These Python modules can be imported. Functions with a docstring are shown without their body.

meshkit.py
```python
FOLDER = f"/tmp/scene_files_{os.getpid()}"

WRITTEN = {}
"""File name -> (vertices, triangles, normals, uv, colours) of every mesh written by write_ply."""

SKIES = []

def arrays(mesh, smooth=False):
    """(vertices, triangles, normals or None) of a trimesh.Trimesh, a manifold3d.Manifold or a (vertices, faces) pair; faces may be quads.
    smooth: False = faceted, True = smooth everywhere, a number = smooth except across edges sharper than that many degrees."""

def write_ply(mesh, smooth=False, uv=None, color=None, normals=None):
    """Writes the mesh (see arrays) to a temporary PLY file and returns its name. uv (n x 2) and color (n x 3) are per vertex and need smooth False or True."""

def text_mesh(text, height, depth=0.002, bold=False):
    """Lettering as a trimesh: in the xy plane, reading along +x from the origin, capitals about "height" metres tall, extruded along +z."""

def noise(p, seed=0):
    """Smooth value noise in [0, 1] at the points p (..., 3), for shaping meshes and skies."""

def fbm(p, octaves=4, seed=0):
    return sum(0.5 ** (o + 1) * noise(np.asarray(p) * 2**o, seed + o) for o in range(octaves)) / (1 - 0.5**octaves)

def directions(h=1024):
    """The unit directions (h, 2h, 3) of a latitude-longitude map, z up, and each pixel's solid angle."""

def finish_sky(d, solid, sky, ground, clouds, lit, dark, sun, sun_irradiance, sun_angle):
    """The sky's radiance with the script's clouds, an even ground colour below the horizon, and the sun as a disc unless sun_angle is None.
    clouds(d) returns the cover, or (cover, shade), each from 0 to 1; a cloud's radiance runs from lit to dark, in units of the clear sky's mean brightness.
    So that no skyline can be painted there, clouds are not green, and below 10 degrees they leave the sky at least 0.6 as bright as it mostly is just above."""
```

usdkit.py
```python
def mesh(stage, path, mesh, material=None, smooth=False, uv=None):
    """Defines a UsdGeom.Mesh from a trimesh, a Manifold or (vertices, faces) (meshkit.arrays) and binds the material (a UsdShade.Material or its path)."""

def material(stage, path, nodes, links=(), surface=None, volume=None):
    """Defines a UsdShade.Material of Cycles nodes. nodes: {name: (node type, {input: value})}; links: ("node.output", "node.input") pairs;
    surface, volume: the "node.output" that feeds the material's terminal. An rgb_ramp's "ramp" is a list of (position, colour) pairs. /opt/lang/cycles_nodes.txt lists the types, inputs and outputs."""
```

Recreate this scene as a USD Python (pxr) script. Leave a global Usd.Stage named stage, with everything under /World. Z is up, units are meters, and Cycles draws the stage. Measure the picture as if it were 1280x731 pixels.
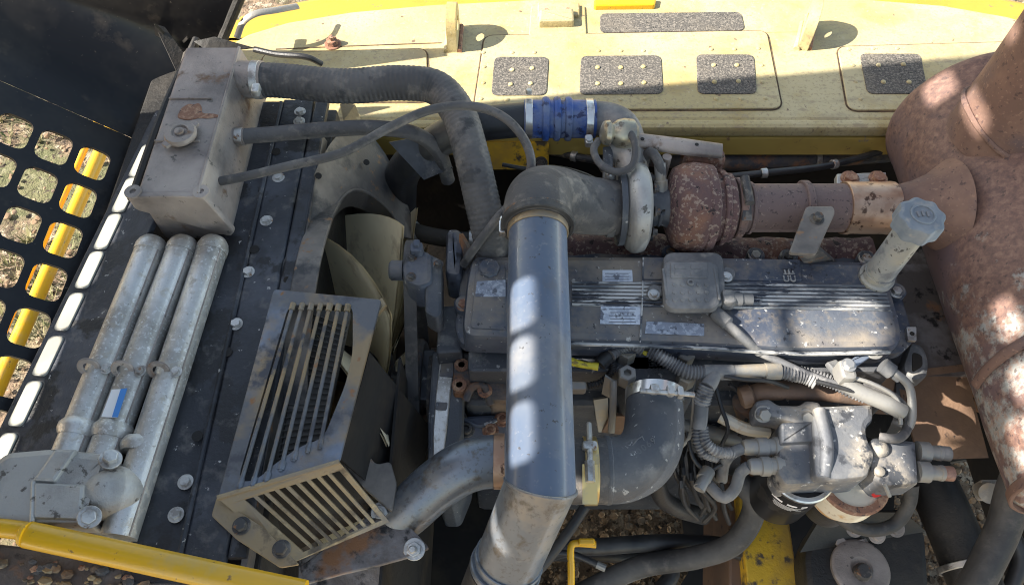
import math, random
import numpy as np, trimesh, usdkit, meshkit
from shapely.geometry import Polygon
from pxr import Usd, UsdGeom, UsdLux, UsdShade, Gf, Sdf

random.seed(7); rng = np.random.default_rng(7)
stage = Usd.Stage.CreateInMemory()
UsdGeom.SetStageUpAxis(stage, UsdGeom.Tokens.z); UsdGeom.SetStageMetersPerUnit(stage, 1.0)
UsdGeom.Xform.Define(stage, '/World'); UsdGeom.Scope.Define(stage, '/World/Looks')
V = lambda *a: np.array(a, float)

# ------------------------------------------------------------------ camera (hand-held, leaning over the engine)
FPX, PITCH, DIST = 950.0, math.radians(58), 1.27
CAM = V(0, -DIST * math.cos(PITCH), DIST * math.sin(PITCH))
FW, UP, RT = V(0, math.cos(PITCH), -math.sin(PITCH)), V(0, math.sin(PITCH), math.cos(PITCH)), V(1, 0, 0)
cam = UsdGeom.Camera.Define(stage, '/World/camera')
cam.CreateFocalLengthAttr(36 * FPX / 1280); cam.CreateHorizontalApertureAttr(36.0); cam.CreateVerticalApertureAttr(36 * 584 / 1024)
cam.CreateClippingRangeAttr(Gf.Vec2f(0.02, 500)); cam.CreateExposureAttr(1.68)
UsdGeom.Xformable(cam).AddTransformOp().Set(Gf.Matrix4d(*[float(x) for r in ((*RT, 0), (*UP, 0), (*-FW, 0), (*CAM, 1)) for x in r]))

# ------------------------------------------------------------------ sun and sky
SUN_EL, SUN_PHI = math.radians(38), math.radians(7.6)
SUND = V(math.cos(SUN_EL) * math.cos(SUN_PHI), math.cos(SUN_EL) * math.sin(SUN_PHI), -math.sin(SUN_EL))
sky = UsdLux.DomeLight.Define(stage, '/World/sky'); sky.CreateIntensityAttr(1.0)
sm = usdkit.material(stage, '/World/Looks/sky_air', {
    's': ('sky_texture', {'sky_type': 'single_scattering', 'sun_disc': False, 'sun_elevation': SUN_EL, 'sun_rotation': math.atan2(-SUND[0], -SUND[1])}),
    'b': ('background_shader', {'strength': 0.14}), 'w': ('mix_color', {'blend_type': 'multiply', 'fac': 1.0, 'b': (1.0, 0.84, 0.65)})}, [('s.color', 'w.a'), ('w.result', 'b.color')], surface='b.background')
UsdShade.MaterialBindingAPI.Apply(sky.GetPrim()).Bind(sm)
sky.GetPrim().SetCustomDataByKey('kind', 'structure'); sky.GetPrim().SetCustomDataByKey('label', 'clear blue sky overhead')
sun = UsdLux.DistantLight.Define(stage, '/World/sun')
sun.CreateIntensityAttr(1.25); sun.CreateAngleAttr(0.5); sun.CreateNormalizeAttr(True) if hasattr(sun, 'CreateNormalizeAttr') else sun.GetPrim().CreateAttribute('inputs:normalize', Sdf.ValueTypeNames.Bool).Set(True)
sun.CreateColorAttr(Gf.Vec3f(1.0, 0.94, 0.84))
_z = -SUND; _x = np.cross(V(0, 0, 1), _z); _x /= np.linalg.norm(_x); _y = np.cross(_z, _x)
UsdGeom.Xformable(sun).AddTransformOp().Set(Gf.Matrix4d(*[float(x) for r in ((*_x, 0), (*_y, 0), (*_z, 0), (0, 0, 3, 1)) for x in r]))

# ------------------------------------------------------------------ measuring: a photo pixel on the level z (or the wall y) is this point
def ray(px, py): return FW * FPX + RT * (px - 640) + UP * (365.5 - py)
def A(px, py, z): r = ray(px, py); return CAM + r * (z - CAM[2]) / r[2]
def AY(px, py, y): r = ray(px, py); return CAM + r * (y - CAM[1]) / r[1]
def rp(px, p): return px * float((np.asarray(p) - CAM) @ FW) / FPX
def nz(v): v = np.asarray(v, float); return v / np.linalg.norm(v)

# ------------------------------------------------------------------ materials
def mat(name, base, layers=(), rough=0.5, metal=0.0, bump=None, coat=0.0, spec=0.5):
    """base colour with layers of noise-shaped dirt, wear and rust: (colour, scale, low, high, {detail, stretch, rough, metal, up})"""
    n = {'g': ('geometry', {}), 'p': ('principled_bsdf', {'metallic': metal, 'roughness': rough, 'coat_weight': coat, 'coat_roughness': 0.12, 'specular_ior_level': spec}), 'c0': ('color', {'value': base}), 'r0': ('value', {'value': rough}), 'm0': ('value', {'value': metal})}
    L = []; c, r, m = 'c0.color', 'r0.value', 'm0.value'
    for i, l in enumerate(layers):
        col, sc, lo, hi = l[:4]; o = l[4] if len(l) > 4 else {}
        n[f'v{i}'] = ('mapping', {'mapping_type': 'point', 'location': (i * 3.17, i * 1.31, i * 2.23), 'scale': o.get('stretch', (1, 1, 1))})
        n[f'n{i}'] = ('noise_texture', {'scale': sc, 'detail': o.get('detail', 5.0), 'roughness': o.get('nr', 0.62)})
        n[f'k{i}'] = ('map_range', {'from_min': .5 + (lo - .5) * (.76 if lo < .6 else .90), 'from_max': .5 + (hi - .5) * (.76 if lo < .6 else .93), 'to_min': 0.0, 'to_max': o.get('amount', 1.0), 'clamp': True})
        L += [('g.position', f'v{i}.vector'), (f'v{i}.vector', f'n{i}.vector'), (f'n{i}.fac', f'k{i}.value')]
        f = f'k{i}.result'
        if o.get('up') is not None:
            n[f'sx{i}'] = ('separate_xyz', {}); n[f'u{i}'] = ('map_range', {'from_min': o['up'], 'from_max': 1.0, 'to_min': 0.0, 'to_max': 1.0, 'clamp': True}); n[f'w{i}'] = ('math', {'math_type': 'multiply'})
            L += [('g.normal', f'sx{i}.vector'), (f'sx{i}.z', f'u{i}.value'), (f, f'w{i}.value1'), (f'u{i}.result', f'w{i}.value2')]; f = f'w{i}.value'
        n[f'x{i}'] = ('mix_color', {'b': col}); L += [(f, f'x{i}.fac'), (c, f'x{i}.a')]; c = f'x{i}.result'
        if 'rough' in o: n[f'y{i}'] = ('mix_float', {'b': o['rough']}); L += [(f, f'y{i}.fac'), (r, f'y{i}.a')]; r = f'y{i}.result'
        if 'metal' in o: n[f'z{i}'] = ('mix_float', {'b': o['metal']}); L += [(f, f'z{i}.fac'), (m, f'z{i}.a')]; m = f'z{i}.result'
    L += [(c, 'p.base_color'), (r, 'p.roughness'), (m, 'p.metallic')]
    if bump:
        n['bn'] = ('noise_texture', {'scale': bump[0], 'detail': 6.0, 'roughness': 0.65}); n['b'] = ('bump', {'strength': min(1.0, bump[1] * 1.8), 'distance': bump[2] if len(bump) > 2 else 0.002})
        L += [('g.position', 'bn.vector'), ('bn.fac', 'b.height'), ('b.normal', 'p.normal')]
    return usdkit.material(stage, f'/World/Looks/{name}', n, L, surface='p.BSDF')

DUST = (0.30, 0.24, 0.18)
M = {}
M['blue_paint'] = mat('blue_paint', (0.060, 0.074, 0.108), [((0.10, 0.11, 0.135), 7, .42, .68), ((0.26, 0.22, 0.18), 8, .50, .74, dict(up=.3, rough=.8, amount=.65)), ((0.03, 0.03, 0.035), 23, .60, .70), ((0.45, 0.45, 0.45), 42, .665, .69, dict(rough=.7))], .42, bump=(140, .25))
M['cover_paint'] = mat('cover_paint', (0.050, 0.060, 0.085), [((0.095, 0.105, 0.125), 6, .45, .7), ((0.30, 0.25, 0.19), 5.2, .48, .70, dict(up=.6, rough=.8, amount=.8)), ((0.20, 0.17, 0.135), 90, .50, .72, dict(up=.6, rough=.8, amount=.5)), ((0.025, 0.025, 0.03), 70, .64, .69), ((0.44, 0.43, 0.41), 80, .655, .69, dict(rough=.7, amount=.75))], .38, bump=(160, .25))
M['head_paint'] = mat('head_paint', (0.105, 0.110, 0.122), [((0.17, 0.17, 0.17), 9, .44, .66), ((0.40, 0.34, 0.26), 11, .49, .66, dict(rough=.85, amount=.6)), ((0.045, 0.048, 0.055), 24, .57, .66), ((0.50, 0.48, 0.45), 75, .64, .67, dict(rough=.7, amount=.7))], .5, bump=(160, .3))
M['rib_worn'] = mat('rib_worn', (0.10, 0.11, 0.125), [((0.55, 0.54, 0.52), 30, .45, .58, dict(stretch=(.25, 1, 1), rough=.45, metal=.5)), ((0.05, 0.055, 0.07), 55, .55, .62, dict(stretch=(.3, 1, 1)))], .45, bump=(160, .3))
M['pipe_paint'] = mat('pipe_paint', (0.078, 0.104, 0.156), [((0.125, 0.14, 0.165), 5, .45, .75), ((0.34, 0.30, 0.25), 9, .54, .84, dict(amount=.35, rough=.5)), ((0.07, 0.07, 0.08), 26, .56, .70, dict(amount=.5, rough=.5, stretch=(1, .35, 1))), ((0.28, 0.26, 0.23), 130, .60, .78, dict(amount=.3, rough=.6)), ((0.05, 0.05, 0.055), 90, .66, .70)], .28, bump=(90, .06), coat=.25)
M['pipe_bare'] = mat('pipe_bare', (0.17, 0.19, 0.22), [((0.30, 0.25, 0.19), 6, .55, .76, dict(rough=.5, amount=.8)), ((0.12, 0.11, 0.10), 30, .58, .7), ((0.36, 0.30, 0.22), 14, .56, .80, dict(rough=.7, metal=.2, amount=.4)), ((0.10, 0.095, 0.09), 140, .58, .70, dict(amount=.6))], .32, .55, bump=(90, .1))
M['castdark'] = mat('cast_dark', (0.062, 0.068, 0.080), [((0.115, 0.115, 0.12), 8, .45, .7), ((0.42, 0.41, 0.39), 70, .65, .68, dict(rough=.8, amount=.8)), ((0.38, 0.36, 0.33), 15, .56, .74, dict(up=.5, amount=.7, rough=.9))], .5, bump=(220, .35))
M['rusty_cast'] = mat('rusty_cast', (0.085, 0.075, 0.07), [((0.20, 0.10, 0.055), 16, .5, .64), ((0.06, 0.06, 0.07), 30, .5, .6), ((0.30, 0.22, 0.16), 9, .58, .75, dict(amount=.6))], .75, bump=(180, .5))
M['alu'] = mat('cast_aluminium', (0.42, 0.41, 0.39), [((0.25, 0.24, 0.23), 9, .42, .68), ((0.45, 0.38, 0.30), 7, .52, .75, dict(amount=.6, rough=.75)), ((0.12, 0.11, 0.10), 60, .62, .68)], .45, .55, bump=(260, .3))
M['tubealu'] = mat('tube_aluminium', (0.60, 0.58, 0.545), [((0.36, 0.34, 0.31), 8, .42, .7, dict(rough=.6)), ((0.42, 0.37, 0.30), 60, .54, .72, dict(rough=.7, metal=.3, amount=.7)), ((0.62, 0.61, 0.59), 180, .58, .66), ((0.16, 0.145, 0.13), 200, .64, .70, dict(metal=0., amount=.7))], .32, .85, bump=(300, .2))
M['tankalu'] = mat('tank_aluminium', (0.265, 0.228, 0.205), [((0.16, 0.138, 0.128), 10, .45, .66), ((0.42, 0.36, 0.32), 5, .45, .72, dict(rough=.7)), ((0.16, 0.10, 0.065), 13, .62, .70, dict(rough=.9, metal=0.)), ((0.12, 0.11, 0.10), 70, .64, .69)], .5, .4, bump=(240, .3))
M['steel'] = mat('zinc_steel', (0.52, 0.51, 0.49), [((0.30, 0.28, 0.26), 40, .48, .65), ((0.20, 0.11, 0.06), 55, .62, .7, dict(metal=0., rough=.9))], .38, .8, bump=(300, .2))
M['bandsteel'] = mat('band_steel', (0.66, 0.65, 0.63), [((0.35, 0.33, 0.30), 30, .52, .66)], .25, .9)
M['boltdark'] = mat('bolt_dark', (0.065, 0.062, 0.062), [((0.17, 0.15, 0.13), 60, .5, .65), ((0.20, 0.10, 0.05), 70, .6, .66)], .55, .4, bump=(300, .3))
M['boltrust'] = mat('bolt_rust', (0.24, 0.12, 0.075), [((0.36, 0.22, 0.14), 80, .5, .62), ((0.08, 0.05, 0.045), 90, .6, .66)], .8, bump=(300, .5))
M['turbo_rust'] = mat('turbo_rust', (0.11, 0.062, 0.06), [((0.20, 0.10, 0.065), 11, .48, .66), ((0.40, 0.32, 0.25), 130, .57, .62, dict(detail=3., rough=.9, amount=.5)), ((0.03, 0.02, 0.02), 60, .62, .655)], .8, bump=(120, .6, .003))
M['pipe_rust'] = mat('pipe_rust', (0.14, 0.098, 0.092), [((0.23, 0.13, 0.09), 9, .46, .68), ((0.05, 0.035, 0.035), 130, .60, .655), ((0.34, 0.26, 0.21), 160, .64, .70, dict(amount=.5))], .72, bump=(150, .45, .0025))
M['muffler_rust'] = mat('muffler_rust', (0.145, 0.085, 0.066), [((0.22, 0.13, 0.094), 8, .45, .68), ((0.105, 0.075, 0.08), 5, .48, .66), ((0.05, 0.03, 0.032), 110, .63, .68, dict(detail=3., amount=.7)), ((0.30, 0.18, 0.13), 150, .60, .68, dict(amount=.6))], .75, bump=(110, .4, .002))
# grey-white paint flaking off the near end of the silencer, bare rust towards its far end
M['muffler_peel'] = usdkit.material(stage, '/World/Looks/muffler_peel', {
    'g': ('geometry', {}), 'sx': ('separate_xyz', {}), 'n': ('noise_texture', {'scale': 20, 'detail': 9, 'roughness': .70}), 'n2': ('noise_texture', {'scale': 90, 'detail': 6, 'roughness': .7}), 'n3': ('noise_texture', {'scale': 115, 'detail': 3}), 'n4': ('noise_texture', {'scale': 7, 'detail': 5}),
    'y': ('map_range', {'from_min': 0.16, 'from_max': -0.12, 'to_min': -0.20, 'to_max': 0.015, 'clamp': True}), 'a': ('math', {'math_type': 'add'}), 'k': ('map_range', {'from_min': .475, 'from_max': .56, 'clamp': True}),
    'rust': ('rgb_ramp', {'ramp': [(0.3, (0.085, 0.050, 0.047)), (0.5, (0.150, 0.086, 0.068)), (0.7, (0.24, 0.145, 0.11))]}),
    'rust2': ('mix_color', {'b': (0.115, 0.08, 0.088)}), 'k4': ('map_range', {'from_min': .46, 'from_max': .62, 'clamp': True, 'to_max': .9}),
    'pt': ('rgb_ramp', {'ramp': [(0.3, (0.22, 0.235, 0.23)), (0.46, (0.29, 0.29, 0.275)), (0.58, (0.30, 0.22, 0.18)), (0.72, (0.22, 0.135, 0.10))]}),
    'pit': ('mix_color', {'b': (0.05, 0.032, 0.032)}), 'kp': ('map_range', {'from_min': .63, 'from_max': .68, 'to_max': .7, 'clamp': True}),
    'm': ('mix_color', {}), 'b': ('bump', {'strength': .5, 'distance': .002}), 'p': ('principled_bsdf', {'roughness': .68})},
    [('g.position', 'sx.vector'), ('g.position', 'n.vector'), ('g.position', 'n2.vector'), ('g.position', 'n3.vector'), ('g.position', 'n4.vector'), ('sx.y', 'y.value'), ('n.fac', 'a.value1'), ('y.result', 'a.value2'), ('a.value', 'k.value'),
     ('n2.fac', 'rust.fac'), ('n2.fac', 'pt.fac'), ('n4.fac', 'k4.value'), ('k4.result', 'rust2.fac'), ('rust.color', 'rust2.a'), ('rust2.result', 'm.a'), ('pt.color', 'm.b'), ('k.result', 'm.fac'), ('n3.fac', 'kp.value'), ('kp.result', 'pit.fac'), ('m.result', 'pit.a'),
     ('pit.result', 'p.base_color'), ('k.result', 'b.height'), ('b.normal', 'p.normal')], surface='p.BSDF')
M['sleeve'] = mat('sleeve_steel', (0.52, 0.36, 0.26), [((0.36, 0.22, 0.15), 12, .45, .62), ((0.12, 0.07, 0.05), 50, .58, .66)], .38, .75, bump=(120, .15))
M['deck'] = mat('deck_paint', (0.41, 0.335, 0.16), [((0.47, 0.405, 0.235), 3, .40, .64), ((0.35, 0.255, 0.09), 9, .50, .70, dict(amount=.7)), ((0.24, 0.19, 0.11), 150, .56, .66, dict(amount=.55)), ((0.30, 0.25, 0.16), 22, .56, .70, dict(amount=.5, stretch=(.4, 1, 1))), ((0.30, 0.24, 0.15), 55, .605, .66, dict(stretch=(.55, 1, 1), amount=.7)), ((0.16, 0.11, 0.07), 34, .69, .71), ((0.48, 0.42, 0.26), 80, .62, .68, dict(amount=.6))], .5, bump=(130, .22))
M['deckrim'] = mat('rim_paint', (0.46, 0.28, 0.035), [((0.42, 0.235, 0.03), 6, .45, .7), ((0.25, 0.17, 0.08), 45, .65, .69)], .45, bump=(130, .2))
M['lip'] = mat('lip_paint', (0.52, 0.38, 0.10), [((0.44, 0.31, 0.08), 6, .45, .7), ((0.25, 0.22, 0.22), 14, .64, .67, dict(detail=6.)), ((0.25, 0.15, 0.07), 40, .66, .7)], .5, bump=(130, .2))
M['groove'] = mat('groove_dirt', (0.06, 0.04, 0.025), [((0.14, 0.09, 0.05), 40, .45, .6)], .9)
M['pad'] = mat('antislip_pad', (0.085, 0.078, 0.07), [((0.19, 0.17, 0.145), 220, .52, .60, dict(detail=2.)), ((0.20, 0.17, 0.13), 8, .5, .72, dict(amount=.5)), ((0.012, 0.012, 0.012), 250, .6, .64)], .85, bump=(400, .9, .002))
M['yellow'] = mat('yellow_gloss', (0.66, 0.36, 0.010), [((0.58, 0.34, 0.02), 6, .45, .7), ((0.40, 0.30, 0.14), 18, .56, .78, dict(amount=.5, rough=.7)), ((0.20, 0.12, 0.04), 60, .66, .72)], .3, bump=(90, .08), coat=.3)
M['yellow_dirty'] = mat('yellow_dirty', (0.60, 0.36, 0.02), [((0.30, 0.19, 0.05), 6, .45, .68), ((0.08, 0.06, 0.04), 26, .56, .66), ((0.04, 0.03, 0.025), 11, .60, .72)], .55, bump=(120, .3))
M['black_gloss'] = mat('black_gloss', (0.007, 0.007, 0.008), [((0.022, 0.020, 0.018), 4, .47, .75, dict(rough=.30)), ((0.075, 0.06, 0.045), 18, .60, .80, dict(amount=.4, rough=.5)), ((0.2, 0.17, 0.13), 130, .70, .75, dict(amount=.5))], .2, bump=(14, .05, .01), spec=.3)
M['black_plate'] = mat('black_plate', (0.022, 0.024, 0.031), [((0.065, 0.07, 0.085), 7, .45, .70), ((0.012, 0.012, 0.014), 13, .56, .62), ((0.22, 0.20, 0.18), 30, .58, .80, dict(amount=.5, rough=.8)), ((0.40, 0.38, 0.36), 80, .69, .71)], .42, bump=(160, .3))
M['black_dirty'] = mat('black_dirty', (0.016, 0.015, 0.014), [((0.05, 0.043, 0.036), 8, .45, .72, dict(rough=.8)), ((0.12, 0.095, 0.07), 30, .62, .8, dict(amount=.5))], .5, bump=(140, .4))
M['void'] = mat('oily_steel_and_shade', (0.012, 0.010, 0.009), [((0.04, 0.03, 0.02), 7, .5, .72)], .75, bump=(60, .4))  # oily frame steel; also the black of the shade sheets inside the fan guard
M['rubber'] = mat('rubber', (0.030, 0.030, 0.031), [((0.10, 0.095, 0.09), 8, .42, .75, dict(rough=.85)), ((0.20, 0.175, 0.15), 30, .56, .8, dict(amount=.5, up=.0))], .6, bump=(200, .25))
M['rubber_grey'] = mat('rubber_grey', (0.070, 0.067, 0.068), [((0.125, 0.118, 0.115), 7, .42, .72), ((0.22, 0.195, 0.17), 40, .54, .75, dict(amount=.6)), ((0.05, 0.05, 0.052), 22, .58, .68)], .72, bump=(200, .35))
M['hose_black'] = mat('hose_black', (0.018, 0.018, 0.02), [((0.06, 0.058, 0.055), 9, .45, .75)], .45, bump=(200, .2))
M['conduit'] = mat('conduit', (0.12, 0.12, 0.125), [((0.28, 0.27, 0.26), 20, .48, .68), ((0.06, 0.06, 0.065), 26, .57, .66)], .6)
M['silicone'] = mat('silicone_blue', (0.03, 0.075, 0.26), [((0.12, 0.16, 0.27), 14, .45, .60, dict(rough=.7)), ((0.15, 0.15, 0.17), 7, .55, .7, dict(amount=.7)), ((0.02, 0.03, 0.09), 50, .58, .66)], .42, bump=(200, .2))
M['guard'] = mat('guard_steel', (0.13, 0.13, 0.135), [((0.19, 0.225, 0.29), 5, .46, .64, dict(rough=.35)), ((0.30, 0.22, 0.13), 6.5, .50, .68, dict(rough=.6)), ((0.08, 0.08, 0.09), 14, .56, .66), ((0.26, 0.13, 0.06), 38, .64, .7, dict(metal=0., rough=.85))], .36, .45, bump=(160, .2))
M['guard_tan'] = mat('guard_tan', (0.30, 0.225, 0.13), [((0.22, 0.19, 0.16), 6, .45, .66), ((0.12, 0.09, 0.06), 18, .56, .68), ((0.42, 0.33, 0.2), 30, .6, .7)], .42, .35, bump=(160, .25))
M['bracket'] = mat('bracket_steel', (0.12, 0.10, 0.09), [((0.22, 0.20, 0.195), 11, .48, .66), ((0.30, 0.145, 0.07), 9, .55, .66, dict(rough=.85)), ((0.02, 0.018, 0.018), 26, .58, .68)], .5, .2, bump=(160, .4))
M['shroud'] = mat('shroud_steel', (0.11, 0.098, 0.09), [((0.24, 0.21, 0.18), 6, .45, .68), ((0.05, 0.05, 0.052), 12, .52, .66), ((0.26, 0.15, 0.08), 34, .63, .7)], .5, .25, bump=(160, .3))
M['fan'] = mat('fan_plastic', (0.84, 0.74, 0.52), [((0.70, 0.58, 0.38), 6, .45, .7), ((0.32, 0.24, 0.15), 14, .58, .75, dict(amount=.6))], .6, bump=(120, .15))
M['sticker'] = mat('sticker', (0.56, 0.60, 0.66), [((0.38, 0.42, 0.50), 60, .48, .6), ((0.13, 0.14, 0.17), 36, .60, .64)], .5)
M['sticker_worn'] = mat('sticker_worn', (0.22, 0.25, 0.31), [((0.36, 0.40, 0.47), 110, .5, .58), ((0.10, 0.11, 0.14), 50, .58, .64)], .55)
M['white'] = mat('sun_patch_white', (0.33, 0.32, 0.275), [((0.27, 0.255, 0.22), 7, .48, .7), ((0.3, 0.28, 0.25), 60, .68, .72)], .4)  # pale colour of the strip pads that stand in for sunlit patches
M['blue_print'] = mat('blue_print', (0.06, 0.22, 0.55), [], .4)
M['white_print'] = mat('white_print', (0.75, 0.75, 0.75), [], .5)
M['text_grey'] = mat('text_grey', (0.16, 0.17, 0.19), [], .6)
M['filter_black'] = mat('filter_black', (0.010, 0.010, 0.011), [((0.05, 0.045, 0.04), 12, .55, .8, dict(rough=.6))], .28, coat=.3)
M['cream_rust'] = mat('cream_rust', (0.66, 0.60, 0.48), [((0.50, 0.30, 0.12), 15, .50, .64, dict(rough=.8)), ((0.22, 0.10, 0.04), 24, .60, .68)], .5, bump=(150, .2))
M['capgrey'] = mat('cap_grey', (0.15, 0.18, 0.215), [((0.24, 0.26, 0.28), 12, .46, .7), ((0.33, 0.31, 0.28), 40, .58, .74, dict(amount=.6))], .55, bump=(200, .15))
M['neck'] = mat('neck_paint', (0.28, 0.285, 0.27), [((0.36, 0.33, 0.26), 10, .46, .66), ((0.05, 0.045, 0.045), 75, .60, .64), ((0.17, 0.18, 0.19), 16, .58, .66)], .55, bump=(180, .3))
M['plastic_grey'] = mat('plastic_grey', (0.11, 0.113, 0.118), [((0.24, 0.23, 0.22), 12, .45, .7), ((0.36, 0.33, 0.28), 30, .56, .8, dict(up=.3, amount=.7))], .6, bump=(200, .2))
M['wire_yellow'] = mat('wire_yellow', (0.72, 0.60, 0.05), [((0.30, 0.22, 0.05), 60, .52, .62)], .5)
M['red_plastic'] = mat('red_plastic', (0.55, 0.03, 0.03), [], .4)
M['fitting'] = mat('fitting_grey', (0.27, 0.26, 0.24), [((0.26, 0.25, 0.24), 30, .5, .66), ((0.36, 0.30, 0.22), 20, .55, .75)], .5, .3, bump=(250, .2))
M['copper'] = mat('copper_end', (0.34, 0.20, 0.15), [((0.20, 0.12, 0.10), 40, .5, .65)], .5, .4)
M['brown_plate'] = mat('brown_plate', (0.17, 0.105, 0.07), [((0.26, 0.16, 0.10), 6, .45, .68), ((0.12, 0.085, 0.065), 9, .54, .68), ((0.05, 0.035, 0.03), 44, .64, .7)], .6, .15, bump=(140, .3))
M['gold'] = mat('gold_zinc', (0.60, 0.45, 0.20), [((0.45, 0.36, 0.22), 30, .48, .64)], .3, .8)
M['can_zinc'] = mat('can_zinc', (0.42, 0.38, 0.28), [((0.26, 0.25, 0.22), 14, .46, .62), ((0.15, 0.12, 0.09), 50, .58, .68)], .3, .7, bump=(200, .15))
M['fins'] = mat('radiator_fins', (0.09, 0.085, 0.08), [((0.12, 0.10, 0.08), 20, .5, .7)], .6, .3)
M['pebble'] = mat('pebble', (0.20, 0.125, 0.07), [((0.30, 0.205, 0.125), 16, .45, .62), ((0.14, 0.10, 0.07), 22, .5, .62)], .9, bump=(120, .4))
M['grass'] = mat('dry_grass', (0.16, 0.15, 0.06), [((0.32, 0.27, 0.15), 3, .45, .6), ((0.08, 0.11, 0.03), 5, .55, .65)], .8)
M['ground'] = mat('ground_dirt', (0.23, 0.16, 0.105), [((0.34, 0.25, 0.17), 3, .45, .65), ((0.12, 0.085, 0.055), 9, .48, .62), ((0.42, 0.34, 0.25), 26, .55, .63), ((0.10, 0.12, 0.045), 2.2, .52, .64, dict(amount=.7)), ((0.05, 0.035, 0.025), 45, .58, .65)], .95, bump=(30, 1.0, .03))

# ------------------------------------------------------------------ mesh helpers
def T3(v, f): return trimesh.Trimesh(np.asarray(v, float), np.asarray(f, int), process=False)
def cat(*ms): return trimesh.util.concatenate([m for m in ms if m is not None])
def spline(P, per=10):
    P = np.asarray(P, float); k = len(P); out = []; t_all = []
    if k == 2: 
        t = np.linspace(0, 1, per + 1)[:, None]; return P[0] * (1 - t) + P[1] * t, np.linspace(0, 1, per + 1)
    Q = np.vstack([2 * P[0] - P[1], P, 2 * P[-1] - P[-2]])
    for i in range(k - 1):
        p0, p1, p2, p3 = Q[i:i + 4]
        d = [max(np.linalg.norm(b - a) ** .5, 1e-6) for a, b in ((p0, p1), (p1, p2), (p2, p3))]
        m1 = (p1 - p0) / d[0] - (p2 - p0) / (d[0] + d[1]) + (p2 - p1) / d[1]; m2 = (p2 - p1) / d[1] - (p3 - p1) / (d[1] + d[2]) + (p3 - p2) / d[2]
        m1, m2 = m1 * d[1], m2 * d[1]
        for s in range(per):
            t = s / per; out.append((2*t**3-3*t**2+1)*p1 + (t**3-2*t**2+t)*m1 + (-2*t**3+3*t**2)*p2 + (t**3-t**2)*m2); t_all.append(i + t)
    out.append(P[-1]); t_all.append(k - 1)
    return np.array(out), np.array(t_all) / (k - 1)
def resample(P, ts, n):
    s = np.r_[0, np.cumsum(np.linalg.norm(np.diff(P, axis=0), axis=1))]; u = np.linspace(0, s[-1], n)
    return np.stack([np.interp(u, s, P[:, k]) for k in range(3)], 1), np.interp(u, s, ts), s[-1]
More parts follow.
